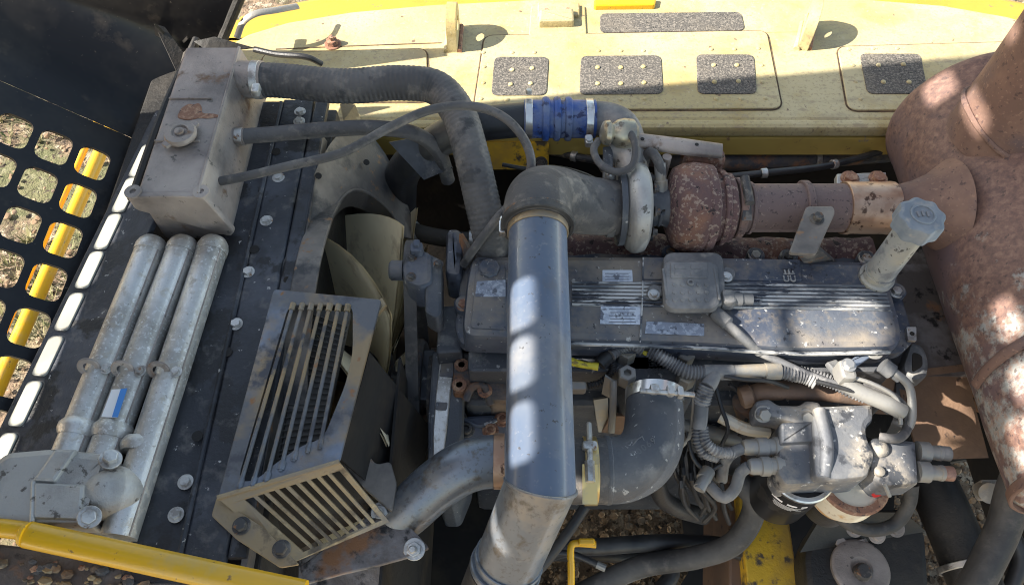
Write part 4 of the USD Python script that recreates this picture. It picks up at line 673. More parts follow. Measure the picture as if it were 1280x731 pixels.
t.part('inlet_weld', tube([V(.80, ty + .085 * math.cos(s), .085 * math.sin(s)) for s in np.linspace(0, 2 * math.pi, 30)], .004, 8, .01), 'muffler_rust')
sb = A(1250, 168, .10); sd_ = nz(V(-.03, .0, 1))
t.part('tail_pipe', tube([sb, sb + sd_ * .12, sb + sd_ * .9], [.088, .080, .066], 44, .03, hollow=True), 'muffler_rust')
t.part('tail_weld', T3(*(lambda m: (m.vertices, m.faces))(tube([sb + sd_ * (.045 + .016 * math.cos(2 * s)) + .086 * V(math.cos(s), math.sin(s), 0) for s in np.linspace(0, 2 * math.pi, 40)], .005, 8, .01, lump=.004))), 'muffler_rust')
def arc(y, dy, r, lo, hi): return [V(MX - r * math.sin(s), y + dy * (s - lo) / (hi - lo), r * math.cos(s)) for s in np.linspace(lo, hi, 16)]
t.part('retaining_strap', tube(arc(-.10, -.055, MR + .006, -.5, 1.75), .0085, 12, .02, flat=.6), 'muffler_rust', label='dark rusty strap round the flaking end')

# ================================================================== AIR PIPES AND HOSES
AZ = .13
t = Thing('air_intake_pipe', 'smooth blue-grey steel air intake pipe crossing the valve cover', 'air pipe', A(672, 440, AZ))
a, b = A(672, 276, AZ), A(671, 606, AZ); b[0] = a[0] - .004; r0 = rp(40, A(672, 430, AZ)); md = nz(nz(b - a) + nz(A(632, 712, -.03) - b))
c2 = A(629, 716, -.02)
def cutend(P0, P1, r, nrm, at_start):   # a straight pipe whose one end is mitred on the plane through the joint
    d = nz(P1 - P0); fr = axis_frame(P0, d); an = np.arange(44) * 2 * math.pi / 44; ring = np.cos(an)[:, None] * fr[1] * r + np.sin(an)[:, None] * fr[2] * r; rows = []
    for s in np.linspace(0, 1, 20):
        base = P0 + (P1 - P0) * s; J = P0 if at_start else P1; off = ring @ nrm / (d @ nrm); w = (1 - s) if at_start else s; rows.append(base + ring - np.outer(off * w ** 2, d))
    v = np.vstack(rows); f = []; j = np.arange(44); k = (j + 1) % 44
    for i in range(19): f += [np.c_[i*44+j, i*44+k, (i+1)*44+k], np.c_[i*44+j, (i+1)*44+k, (i+1)*44+j]]
    return T3(v, np.vstack(f)), rows
m1, r1 = cutend(a, b, r0, md, False); m2, r2 = cutend(b, c2, r0, md, True)
t.part('main_pipe', m1, 'pipe_paint'); t.part('end_pipe', m2, 'pipe_bare', label='bare grey mitred end section')
ring = r1[-1]; t.part('mitre_weld', tube(np.vstack([ring, ring[:1]]), .0022, 8, .006, lump=.002), 'pipe_bare')
t.part('end_bead', lathe_ring(c2 - nz(c2 - b) * .012, nz(c2 - b), r0 - .001, r0 + .005, .010, 44), 'pipe_bare'); t.part('end_bead', lathe_ring(c2 - nz(c2 - b) * .03, nz(c2 - b), r0 - .001, r0 + .003, .006, 44), 'pipe_bare')
t.part('end_hose', tube([c2 - nz(c2 - b) * .005, c2 + nz(c2 - b) * .10], r0 + .004, 40, .02), 'hose_black')
np_ = A(677, 640, .05); nd = nz(A(690, 675, .02) - np_ + V(.0, -.01, .01)); t.part('sensor_port', lathe([(.0125, -.01), (.0125, .030), (.011, .031), (.006, .031), (.005, .022)], np_, nz(A(682, 668, .055) - np_), 20), 'pipe_paint')

t = Thing('rubber_elbow', 'dusty black rubber elbow from the air pipe to the turbocharger', 'rubber elbow', A(700, 255, .08))
rE = rp(39, A(690, 260, .1)); e0 = a + V(0, -.012, 0)
t.part('elbow', tube([e0, a + V(.0, .020, .0), A(676, 250, .115), A(692, 248, .095), A(728, 256, .06), V(TX(768), ty, tz)], [rE * 1.08, rE * 1.06, rE * 1.06, rE * 1.04, rE * .98, rE * .95], 40, .006), 'rubber_grey')
t.part('lip', lathe_ring(a + V(0, -.008, 0), Yv, rE * 1.0, rE * 1.14, .012, 44), 'rubber')
t.part('sleeve_band', lathe_ring(a + V(0, -.020, 0), Yv, r0 - .001, r0 + .0022, .012, 44), 'guard_tan')
hc = t.part('hose_clamp', lathe_ring(ax(762), X, rE * .97, rE * 1.015, .013, 48), 'bandsteel'); t.part('clamp_screw', cat(lathe([(.0085, -.008), (.0085, .008), (.006, .012)], A(762, 222, .075), Z, 14)), 'steel', hc)
hc = t.part('hose_clamp', lathe_ring(a + V(0, -.002, 0), Yv, rE * 1.06, rE * 1.09, .010, 48), 'boltdark'); t.part('clamp_screw', cat(lathe([(.006, 0), (.006, .03)], A(628, 292, .12), nz(A(629, 262, .12) - A(628, 292, .12)), 12), box(A(628, 285, .12), (.011, .025, .012), .002)), 'bandsteel', hc)

t = Thing('charge_hose', 'dark pipe with blue ribbed silicone hose in front of the deck', 'charge hose', A(690, 150, .08))
hz = .065; hr = .031
t.part('dark_pipe', tube(P((505, 300, -.30), (500, 250, -.18), (506, 212, -.07), (545, 178, .02), (590, 158, hz), (662, 149, hz)), [.034, .034, .034, .032, hr, hr], 30), 'hose_black')
hx0, hx1 = A(655, 149, hz), A(744, 149, hz); t.part('silicone_hose', tube([hx0, hx1], hr + .0035, 36, .01), 'silicone', label='blue silicone sleeve')
for x in (682, 696, 710): t.part('hose_rib', lathe([(hr + .002, -.008), (hr + .008, -.005), (hr + .0095, 0), (hr + .008, .005), (hr + .002, .008)], A(x, 149, hz), X, 36), 'silicone')
for x in (661, 736):
    hc = t.part('hose_clamp', lathe_ring(A(x, 149, hz), X, hr + .0035, hr + .0052, .013, 44), 'bandsteel'); t.part('clamp_housing', box(A(x, 131 if x == 661 else 176, hz + .03 if x == 661 else .07), (.014, .022, .012), .003), 'steel', hc)
    t.part('clamp_screw', hexbolt(A(x, 118 if x == 661 else 180, .105 if x == 661 else .068), nz(V(0, .3, 1)), .006, .010, False), 'steel', hc)
t.part('outlet_elbow', tube([A(734, 149, hz), A(756, 149, hz), A(776, 158, hz + .002), A(784, 182, .055), A(782, 205, .045)], [hr, hr, hr * 1.02, hr * 1.08, hr * 1.1], 32, .006), 'plastic_grey')

t = Thing('radiator_hose', 'thick dusty grey cloth-ribbed radiator hose bending over the fan', 'radiator hose', A(500, 110, .1))
t.part('hose', tube(P((312, 100, .12), (350, 101, .12), (430, 108, .125), (500, 104, .13), (545, 110, .125), (572, 140, .115), (587, 185, .095), (600, 240, .06), (613, 300, .0), (618, 340, -.06)), .0305, 40, ripple=(.00035, .0085)), 'rubber_grey')
hc = t.part('hose_clamp', lathe_ring(A(322, 100, .12), X, .031, .034, .014, 44), 'steel'); t.part('clamp_screw', box(A(320, 112, .15), (.014, .022, .012), .003), 'steel', hc)
t = Thing('bypass_hose', 'medium smooth grey hose running from the radiator tank behind the thick hose', 'hose', A(400, 165, .1))
t.part('hose', tube(P((296, 171, .10), (340, 168, .10), (410, 162, .105), (470, 160, .10), (520, 168, .07), (548, 190, .02), (560, 225, -.06)), .0135, 24), 'rubber_grey')
hc = t.part('hose_clamp', lathe_ring(A(300, 171, .10), X, .0135, .0155, .012, 28), 'steel')
t.part('heat_flap', slab(P((486, 178, .03), (520, 172, .04), (566, 210, -.02), (530, 225, -.02)), .004), 'black_plate')
t = Thing('vent_hose', 'thin grey vent hose looping from the radiator tank over the thick hose', 'hose', A(450, 190, .14))
t.part('hose', tube(P((256, 230, .10), (300, 222, .12), (360, 208, .14), (430, 190, .155), (490, 158, .175), (540, 137, .185), (592, 133, .18), (630, 147, .17), (656, 176, .15), (664, 208, .13), (650, 240, .09), (620, 275, .06), (592, 312, .02), (580, 330, -.03)), .0075, 16), 'rubber_grey')
t.part('hose_clip', lathe_ring(A(262, 229, .10), nz(V(1, .1, .1)), .0075, .0095, .010, 20), 'steel'); t.part('nipple', lathe([(.006, 0), (.006, .03)], A(250, 231, .09), X, 14), 'steel')
t = Thing('rear_cable', 'thin dark cable hanging in front of the deck behind the air pipe', 'cable', A(680, 212, .0))
t.part('cable', tube(P((628, 206, .0), (660, 211, .0), (690, 209, .0), (725, 216, -.02), (760, 232, -.05)), .004, 10), 'hose_black')
t = Thing('deck_bracket', 'yellow mounting bracket with one bolt below the deck edge', 'bracket', A(665, 195, -.1))
t.part('bracket_plate', slab(P((600, 178, -.10), (686, 178, -.10), (686, 212, -.16), (600, 212, -.16)), .008), 'yellow_dirty'); t.bolt(A(676, 204, -.14), nz(V(0, -1, .5)), .010, .008, 'boltdark')

t = Thing('charge_pipe', 'grey bent charge air pipe with worn tan spots left of the air pipe', 'charge pipe', A(570, 600, -.02))
cz2 = -.015
t.part('pipe', tube(P((478, 662, -.10), (508, 640, -.07), (548, 604, -.035), (585, 582, cz2), (625, 576, cz2), (690, 583, cz2)), [.037, .037, .038, .039, .039, .039], 40), 'pipe_bare')
t.part('heat_wrap', lathe_ring(A(624, 576, cz2), nz(V(1, .0, 0)), .0385, .041, .016, 40), 'sleeve')
t = Thing('charge_elbow', 'dark cast elbow with raised number joining charge pipe to intake', 'cast elbow', A(800, 570, -.03))
ez = -.04; er = rp(39, A(800, 585, ez))
t.part('elbow', tube(P((758, 587, ez), (778, 586, ez), (802, 574, ez), (815, 552, ez), (818, 525, ez), (818, 498, ez)), [er * 1.06, er * 1.05, er * 1.03, er, er * .97, er * .94], 44, .005), 'castdark')
t.part('end_lip', lathe_ring(A(759, 587, ez), X, er * 1.0, er * 1.09, .008, 44), 'castdark')
def on_elbow(s, px, py, h, ang):
    q = meshkit.text_mesh(s, h, .0025, True); c_, s_ = math.cos(ang), math.sin(ang); R = np.array([[c_, -s_, 0], [s_, c_, 0], [0, 0, 1]]); q = T3(q.vertices @ R.T + A(px, py, ez + er * .985), q.faces); return q
for k, ch in enumerate('3930069'): t.part('cast_digit', on_elbow(ch, 780 + 6.0 * k, 582 - 4.4 * k, .0085, .62), 'plastic_grey', smooth=False)
t.part('cast_line', tube(P((788, 560, ez + er * .97), (802, 545, ez + er * .97), (806, 552, ez + er * .98)), .0012, 6), 'plastic_grey')
hc = t.part('hose_clamp', lathe_ring(A(818, 496, ez), nz(A(818, 496, ez) - A(818, 520, ez)), er * .95, er * .985, .020, 48), 'bandsteel')
t.part('clamp_bolt', cat(tube(P((800, 488, .03), (868, 493, .025)), .004, 10), box(A(818, 486, .027), (.014, .014, .014), .003), box(A(838, 488, .027), (.012, .016, .012), .003), box(A(850, 490, .026), (.010, .016, .014), .003)), 'steel', hc)
t = Thing('charge_coupling', 'dark rubber coupling with a gold T-bolt clamp beside the air pipe', 'coupling', A(736, 588, -.03))
t.part('sleeve', tube([A(690, 588, -.03), A(757, 588, -.03)], er * 1.04, 40, .01), 'rubber_grey')
hc = t.part('band_clamp', lathe_ring(A(737, 588, -.03), X, er * 1.045, er * 1.075, .020, 48), 'gold')
ct = A(737, 565, -.03 + er * 1.02)
t.part('t_bolt', cat(tube(P((736, 530, .0), (737, 560, .022), (738, 600, .030)), .0045, 12), box(A(737, 557, .022), (.022, .013, .012), .003), lathe([(.007, 0), (.007, .03)], A(738, 602, .028), nz(A(737, 580, .03) - A(738, 602, .028)), 6)), 'steel', hc)
t.part('clamp_saddle', slab(P((728, 580, .028), (747, 580, .028), (747, 630, -.006), (728, 630, -.006)), .003), 'gold', hc)

# ================================================================== FRONT ACCESSORIES
t = Thing('belt_tensioner', 'blue-grey cast belt tensioner arm on top of the drive belt', 'belt tensioner', A(530, 340, -.03))
t.part('arm_body', prism(pxpoly([(508, 316), (526, 310), (540, 316), (540, 352), (522, 358), (505, 350), (502, 332)], .0), -.07, .0, .008, .008), 'blue_paint')
t.part('clevis', cat(box(A(521, 312, .006), (.022, .022, .02), .004), box(A(521, 306, .014), (.012, .014, .016), .003)), 'blue_paint')
t.part('pivot', lathe([(.018, 0), (.018, .02), (.014, .024), (.010, .024)], A(504, 338, -.03), -X, 20), 'blue_paint')
t.part('side_flange', prism(pxpoly([(532, 314), (552, 324), (552, 392), (545, 398), (531, 390)], -.01), -.06, -.01, .005, .006), 'castdark')
for x, y in [(515, 322), (514, 346), (548, 330)]: t.bolt(A(x, y, .0), Z, .006, .006, 'boltdark')
t = Thing('drive_belt', 'flat black ribbed drive belt running down to the crank pulley', 'drive belt', A(515, 430, -.15))
bx = A(523, 430, -.2)[0]; loop = []
pc1, pr1, pc2, pr2 = V(bx, .09, -.06), .05, V(bx, -.06, -.28), .115
for s in np.linspace(-.9, 2.3, 14): loop.append(pc1 + pr1 * V(0, math.cos(s), math.sin(s)))
for s in np.linspace(2.3, 5.4, 22): loop.append(pc2 + pr2 * V(0, math.cos(s), math.sin(s)))
loop = np.array(loop + loop[:1]); v = []; f = []
for p, c in [(p, None) for p in loop]: v += [p - X * .011, p + X * .011]
v = np.array(v); nn = len(loop); inn = v.copy()
cm = (pc1 + pc2) / 2; inn = v - nz_rows(v - cm) * .006 * V(0, 1, 1); v2 = np.vstack([v, inn]); o = 2 * nn
for i in range(nn - 1):
    q = 2 * i; f += [[q, q+1, q+3], [q, q+3, q+2], [o+q, o+q+3, o+q+1], [o+q, o+q+2, o+q+3], [q, q+2, o+q+2], [q, o+q+2, o+q], [q+1, o+q+3, q+3], [q+1, o+q+1, o+q+3]]
t.part('belt', T3(v2, f), 'rubber_grey', smooth=40)
t = Thing('crank_pulley', 'rusty-rimmed belt pulley in front of the engine', 'pulley', pc2)
t.part('rim', lathe_ring(pc2, X, .085, pr2 - .006, .022, 56), 'rusty_cast'); t.part('disc', lathe([(.03, -.02), (.09, -.006), (.09, .006), (.06, .02), (.06, .05)], pc2, X, 40), 'bracket'); t.part('damper', lathe([(.070, .02), (.092, .022), (.092, .045), (.070, .05)], pc2, X, 40), 'boltdark')
t = Thing('idler_pulley', 'smooth blue-grey idler pulley with rusty bracket beside the radiator hose', 'pulley', A(568, 310, -.04))
t.part('pulley_body', prism(pxpoly([(558, 284), (576, 284), (580, 300), (576, 344), (556, 342)], -.03), -.11, -.03, .012, .010), 'blue_paint')
t.part('slotted_bracket', slab(P((574, 292, -.02), (590, 318, -.02), (588, 340, -.08), (572, 362, -.10)), .008), 'bracket')
t = Thing('fan_drive_housing', 'dark grey front housing block between the pulleys and the engine', 'housing', A(560, 410, -.1))
t.part('block', prism(pxpoly([(548, 382), (576, 380), (578, 440), (545, 442)], -.09), -.3, -.09, .006, .006), 'castdark')
t.part('lower_block', prism(pxpoly([(520, 436), (545, 436), (548, 500), (520, 500)], -.2), -.35, -.2, .006, .006), 'castdark')

# ================================================================== FUEL FILTERS
t = Thing('fuel_filter_mount', 'blue-grey cast fuel filter head with hose fittings and chipped paint', 'filter head', A(1050, 550, -.1))
fz = -.075
ar = t.part('mount_arm', prism(pxpoly([(944, 500), (962, 497), (972, 505), (1000, 506), (1008, 499), (1026, 502), (1032, 528), (1000, 530), (966, 520), (946, 520)], fz + .012), fz - .03, fz + .012, .006, .006), 'head_paint')
for x, y in [(954, 517), (1007, 521)]: t.part('arm_bolt', hexbolt(A(x, y, fz + .004), nz(V(0, -.7, 1)), .010, .012), 'fitting', ar)
t.part('left_body', prism(pxpoly([(976, 526), (1030, 522), (1032, 604), (982, 606), (972, 590)], fz), fz - .06, fz, .008, .006), 'head_paint')
t.part('left_step', prism(pxpoly([(976, 528), (1016, 526), (1018, 552), (976, 554)], fz + .01), fz - .02, fz + .012, .004, .004), 'castdark')
t.part('main_body', prism(pxpoly([(1016, 506), (1092, 503), (1094, 524), (1084, 532), (1086, 548), (1096, 566), (1086, 596), (1050, 600), (1018, 596)], fz + .02), fz - .06, fz + .02, .010, .008), 'head_paint')
t.part('body_ridge', tube(P((1024, 512, fz + .02), (1034, 560, fz + .022), (1030, 596, fz + .012)), .010, 14), 'head_paint')
t.part('right_body', prism(pxpoly([(1088, 552), (1108, 546), (1146, 550), (1150, 604), (1104, 608), (1088, 590)], fz + .004), fz - .05, fz + .004, .008, .006), 'head_paint')
c = A(1098, 560, fz + .004); t.part('pump_dome', T3(sph.vertices * V(.016, .016, .012) + c, sph.faces), 'head_paint')
c = A(1098, 590, fz + .004); t.part('vent_screw', lathe([(.008, 0), (.008, .006), (.004, .008)], c, Z, 16), 'fitting')
for k, (y, xe, m) in enumerate([(567, 1188, 'fitting'), (592, 1192, 'copper')]):
    o = A(1146, y - 3, fz - .01); d = nz(A(xe, y, fz - .012) - o); l = np.linalg.norm(A(xe, y, fz - .012) - o); t.part('outlet_pipe', lathe([(.0165, 0), (.0165, .018), (.0115, .020), (.0115, l * .6), (.0125, l * .61), (.0125, l * .70), (.0118, l * .71)], o, d, 24), 'fitting'); t.part('pipe_end', lathe([(.0118, l * .69), (.0118, l * .96), (.008, l)], o, d, 24), m if k else 'plastic_grey')
t.part('red_cap', lathe([(.009, 0), (.009, .008)], A(1094, 612, fz - .04), nz(V(.2, -1, .3)), 18), 'red_plastic'); t.part('pin', tube(P((1106, 606, -.06), (1112, 620, -.075)), .003, 8), 'fitting')
for k, (x0, y0, x1, y1) in enumerate([(978, 558, 926, 559), (978, 582, 934, 583)]):
    o, e = A(x0, y0, fz - .015), A(x1, y1, fz - .015); d = nz(e - o); l = np.linalg.norm(e - o)
    t.part('quick_fitting', lathe([(.016, 0), (.016, l * .2), (.0135, l * .22), (.0135, l * .36), (.0155, l * .38), (.0155, l * .62), (.013, l * .64), (.013, l * .86), (.011, l * .95), (.004, l)], o, d, 8 if k > 5 else 24), 'fitting')
for s, x, y, w in [(0, 1046, 527, .012), (0, 1043, 554, .02), (0, 1082, 519, .008)]: pass
t = Thing('fuel_filter', 'black spin-on fuel filter canister with small white print under the filter head', 'fuel filter', A(1000, 600, -.2), None)
fcn = A(1001, 588, -.12); t.part('canister', lathe([(.051, 0), (.052, -.006), (.052, -.13), (.048, -.142), (.02, -.146)][::-1], fcn, Z, 48), 'filter_black'); t.part('rim', lathe_ring(fcn + Z * .001, Z, .046, .0545, .010, 48), 'bandsteel')
for k, (w_, h_, dz, off) in enumerate([(.020, .006, -.030, -.022), (.016, .006, -.030, .004), (.010, .006, -.030, .024), (.050, .0016, -.037, 0), (.042, .0016, -.041, -.003), (.048, .0016, -.045, 0), (.030, .0016, -.049, -.006)]):
    th_ = -1.95 + (np.linspace(-w_ / 2, w_ / 2, 7) + off) / .0523; ri = .0524; vt = np.vstack([np.c_[ri * np.cos(th_), ri * np.sin(th_), np.full(7, dz)], np.c_[ri * np.cos(th_), ri * np.sin(th_), np.full(7, dz + h_)]]) + fcn
    t.part('print_line', T3(vt, [q for i in range(6) for q in ([i, i + 1, i + 8], [i, i + 8, i + 7])]), 'white_print', smooth=False)
t = Thing('water_separator', 'cream rust-streaked fuel filter can with clear dark bowl below the head', 'fuel filter', A(1066, 600, -.2))
wc = A(1066, 600, -.125); t.part('can', lathe([(.052, 0), (.056, -.003), (.056, -.045), (.045, -.075)][::-1], wc, Z, 48), 'cream_rust'); t.part('rim', lathe_ring(wc + Z * .0, Z, .044, .058, .008, 48), 'boltrust'); t.part('bowl', lathe([(.042, -.082), (.041, -.13), (.03, -.15), (.01, -.155)][::-1], wc, Z, 40), 'hose_black')
t = Thing('drain_hose', 'dark hose looping under the fuel filters', 'hose', A(1085, 640, -.2))
t.part('hose', tube(P((1140, 604, -.14), (1136, 630, -.17), (1118, 655, -.20), (1085, 662, -.20), (1055, 650, -.20), (1030, 625, -.20), (1020, 600, -.2)), .011, 16), 'rubber')

# rusty bar and bracket behind the filters
t = Thing('filter_bracket', 'rust-brown bar carrying the fuel filter head', 'bracket', A(1010, 490, -.08))
t.part('bar', tube(P((926, 500, -.10), (950, 490, -.085), (1010, 489, -.08), (1088, 497, -.08)), [.015, .017, .016, .015], 16, flat=.7), 'brown_plate'); t.part('bar_end', lathe([(.012, 0), (.019, .004), (.019, .02), (.013, .024)], A(924, 498, -.09), nz(V(1, .2, .3)), 20), 'brown_plate')
t.part('pedestal', tube(P((936, 500, -.12), (945, 540, -.2), (944, 600, -.35)), .028, 16), 'rusty_cast')
t.part('backing_plate', slab(P((900, 462, -.16), (1120, 470, -.16), (1130, 520, -.22), (900, 500, -.22)), .006), 'brown_plate')

# ================================================================== WIRING
t = Thing('wiring_harness', 'grey corrugated wiring harness with a T-branch along the valve cover', 'wiring harness', A(900, 460, -.04))
hz = -.035
def cond(pts, r, m='conduit', nm='conduit', pitch=.0052): return t.part(nm, tube(P(*pts), r, 16, ripple=(.0011, pitch)), m)
def plain(pts, r, m='plastic_grey', nm='sleeve'): return t.part(nm, tube(P(*pts), r, 16), m)
cond([(764, 444, hz), (775, 436, hz), (790, 432, hz + .01), (803, 438, hz + .005)], .0085)
t.part('bare_wire', tube(P((800, 436, hz), (808, 442, hz), (816, 444, hz)), .004, 8), 'wire_yellow')
cond([(812, 438, hz + .004), (826, 446, hz + .004), (842, 456, hz), (858, 464, hz), (882, 466, hz)], .0115)
plain([(880, 465, hz), (900, 465, hz), (916, 465, hz)], .0125); plain([(892, 468, hz), (888, 478, hz), (884, 484, hz)], .0125)
plain([(914, 465, hz), (935, 464, hz), (958, 463, hz)], .0115, 'fitting', 'grommet_tube'); plain([(956, 464, hz), (975, 464, hz)], .0135, 'fitting', 'grommet')
cond([(974, 464, hz), (990, 468, hz), (1006, 471, hz), (1020, 478, hz)], .011)
cond([(1018, 474, hz), (1040, 480, hz), (1060, 490, hz), (1080, 498, hz)], .007)
cond([(884, 482, hz), (880, 494, hz - .01), (877, 505, hz - .02)], .0125)
plain([(877, 503, hz - .02), (876, 520, hz - .03), (874, 536, hz - .04)], .0115)
cond([(871, 534, hz - .04), (872, 552, hz - .05), (880, 566, hz - .06), (896, 572, hz - .07)], .0075); cond([(878, 534, hz - .04), (882, 552, hz - .045), (896, 564, hz - .05), (918, 566, hz - .06)], .0085)
plain([(900, 398, .005), (914, 410, .006), (930, 424, .0), (950, 440, -.02)], .0085, 'plastic_grey', 'sensor_lead'); t.part('lead_plug', lathe([(.011, 0), (.012, .01), (.012, .028), (.008, .032)], A(893, 390, .006), nz(A(914, 408, .006) - A(893, 390, .006)), 16), 'plastic_grey')
plain([(948, 440, -.02), (975, 452, -.028), (1010, 468, -.03), (1044, 480, -.03), (1080, 490, -.04)], .0065, 'conduit', 'sensor_lead')
cond([(1000, 462, -.045), (1020, 467, -.045), (1040, 474, -.045)], .006)
plain([(1052, 478, hz + .01), (1080, 492, hz + .005), (1108, 504, hz), (1128, 515, hz - .01)], .013, 'fitting', 'taped_bundle')
plain([(1078, 480, hz + .01), (1110, 492, hz), (1134, 515, hz - .02), (1134, 535, hz - .03), (1120, 548, -.05), (1100, 546, -.06)], .0075, 'rubber_grey', 'cable')
plain([(1108, 460, -.03), (1122, 468, -.02), (1136, 482, -.03), (1140, 505, -.04), (1138, 530, -.06), (1120, 550, -.09)], .0065, 'fitting', 'cable'); t.part('plug', lathe([(.013, 0), (.013, .018), (.009, .02), (.009, .034)], A(1103, 456, -.02), nz(A(1130, 476, -.03) - A(1103, 456, -.02)), 14), 'plastic_grey')
for pts, m in [([(905, 470, -.03), (930, 474, -.025), (960, 476, -.04), (985, 484, -.06)], 'hose_black'), ([(1020, 476, -.02), (1050, 484, -.018), (1085, 496, -.03), (1110, 516, -.05)], 'hose_black'), ([(1060, 470, -.01), (1092, 480, -.012), (1122, 500, -.03), (1126, 530, -.05)], 'fitting'),
               ([(868, 492, -.05), (866, 520, -.08), (862, 545, -.10), (850, 560, -.12)], 'fitting'), ([(895, 484, -.08), (902, 510, -.10), (910, 536, -.12), (902, 556, -.14)], 'hose_black'), ([(912, 480, -.10), (930, 498, -.12), (934, 520, -.13), (924, 545, -.14)], 'rubber'), ([(858, 540, -.1), (868, 575, -.12), (884, 588, -.13), (902, 580, -.12)], 'hose_black'), ([(900, 520, -.12), (930, 535, -.12), (960, 540, -.13)], 'cream_rust')]:
    t.part('thin_wire', tube(P(*pts), .0035 if m != 'cream_rust' else .011, 10), m)
t.part('connector', box(A(1056, 466, -.015), (.025, .035, .03), .005), 'fitting'); t.part('connector_bolt', hexbolt(A(1061, 456, .003), Z, .008, .006), 'steel')
t.part('clip', prism(pxpoly([(1060, 452), (1078, 438), (1096, 436), (1088, 446), (1070, 458)], -.02), -.026, -.02, .002, .002), 'guard'); t.part('clip_bolt', hexbolt(A(1092, 438, -.02), Z, .011, .010), 'fitting')
t.part('clip', prism(pxpoly([(1033, 452), (1046, 448), (1062, 468), (1050, 474)], -.03), -.04, -.03, .003, .003), 'plastic_grey')
# short leads left of the intake cover
t = Thing('sensor_leads', 'short black sensor leads with a yellow wrapped wire beside the air pipe', 'cable', A(735, 460, -.06))
t.part('yellow_wire', tube(P((700, 447, -.05), (722, 454, -.05), (748, 458, -.05)), .0065, 10, .004, lump=.006), 'wire_yellow'); t.part('black_plug', tube(P((750, 455, -.05), (762, 444, -.045), (772, 438, -.04)), [.012, .013, .009], 12), 'hose_black')
t.part('lead', tube(P((764, 446, -.05), (766, 462, -.07), (750, 478, -.08), (735, 482, -.08)), .006, 10, ripple=(.0008, .005)), 'hose_black'); t.part('pale_plug', box(A(723, 484, -.07), (.026, .016, .018), .004), 'fitting'); t.part('clip', slab(P((756, 470, -.05), (768, 478, -.06), (766, 500, -.10), (752, 492, -.1)), .004), 'fitting')
t.part('strut', tube(P((767, 475, -.06), (766, 510, -.09), (764, 540, -.12)), .006, 10), 'fitting'); t.part('pale_bracket', slab(P((742, 500, -.14), (760, 497, -.14), (760, 540, -.2), (748, 540, -.2)), .006), 'fitting'); t.part('bracket_foot', slab(P((764, 520, -.15), (786, 520, -.15), (790, 545, -.2), (752, 540, -.2)), .006), 'brown_plate')

# ================================================================== HOSES ON THE NEAR SIDE
t = Thing('fuel_hose', 'grey fuel hose from the upper fitting of the filter head', 'hose', A(920, 580, -.1)); t.part('hose', tube(P((928, 560, fz - .015), (915, 566, fz - .02), (905, 580, -.13), (902, 600, -.16)), .0095, 14), 'plastic_grey')
t = Thing('fuel_hose', 'grey fuel hose curling below the lower fitting of the filter head', 'hose', A(915, 610, -.1)); t.part('hose', tube(P((936, 583, fz - .015), (926, 590, -.10), (918, 612, -.12), (905, 622, -.13), (890, 610, -.14), (880, 598, -.15)), .0095, 14), 'plastic_grey'); t.part('elbow_fitting', cat(lathe([(.012, 0), (.012, .02), (.009, .022), (.009, .04)], A(885, 588, -.13), nz(V(-.4, -.6, .2)), 14), tube(P((874, 612, -.12), (880, 600, -.12), (884, 592, -.13)), .009, 12)), 'fitting')
for k, (lab, pts, r, m) in enumerate([
    ('black hose curving across the opening from the left under the cast elbow', [(640, 735, -.5), (690, 690, -.42), (760, 682, -.40), (860, 678, -.42), (935, 690, -.45), (960, 725, -.5)], .016, 'hose_black'),
    ('lower black hose sagging across the ground opening', [(690, 690, -.46), (780, 694, -.48), (840, 712, -.5), (820, 745, -.5)], .016, 'hose_black'),
    ('grey-black hose rising from the yellow frame towards the filters', [(720, 745, -.45), (800, 708, -.42), (870, 696, -.38), (915, 680, -.34), (938, 650, -.30), (942, 620, -.26), (920, 598, -.25)], .021, 'rubber'),
    ('short thick black hose disappearing below the cast elbow', [(820, 600, -.2), (828, 622, -.25), (850, 636, -.3), (880, 645, -.35)], .016, 'hose_black'),
    ('thin black cable slanting down beside the air pipe end', [(732, 632, -.2), (705, 672, -.22), (670, 715, -.25), (640, 740, -.25)], .009, 'hose_black'),
    ('thin black cable ending in a pale tip on the ground opening', [(690, 690, -.35), (715, 692, -.35), (740, 702, -.35), (752, 708, -.35)], .006, 'hose_black'),
    ('thick black hydraulic hose at the lower right below the silencer', [(1290, 560, -.10), (1268, 610, -.14), (1254, 660, -.18), (1225, 720, -.22), (1205, 760, -.25)], .026, 'rubber'),
    ('thin black hose crossing the yellow frame plate', [(915, 690, -.45), (940, 700, -.45), (965, 730, -.45)], .010, 'hose_black'),
    ('black hose at the far lower right corner', [(1262, 660, -.4), (1275, 695, -.42), (1262, 740, -.45)], .015, 'hose_black')]):
    t = Thing('hydraulic_hose', lab, 'hose', A(*pts[len(pts) // 2])); t.part('hose', tube(P(*pts), r, 18), m)
    if 'pale tip' in lab: t.part('tip', tube(P((746, 705, -.35), (757, 710, -.35)), .007, 10), 'fitting')
t = Thing('stray_wires', 'tangle of thin dark wires between cast elbow and fuel hoses', 'wires', A(870, 600, -.2))
for k in range(14):
    x, y = 845 + 4 * k, 590 + 30 * rng.random(); t.part('wire', tube(P((x, y - 40, -.25), (x + 14 * rng.random() - 7, y - 10, -.2 + .06 * rng.random()), (x + 20 * rng.random(), y + 18, -.25), (x + 40 * rng.random() - 10, y + 35, -.3)), .004, 8, .01), 'hose_black')

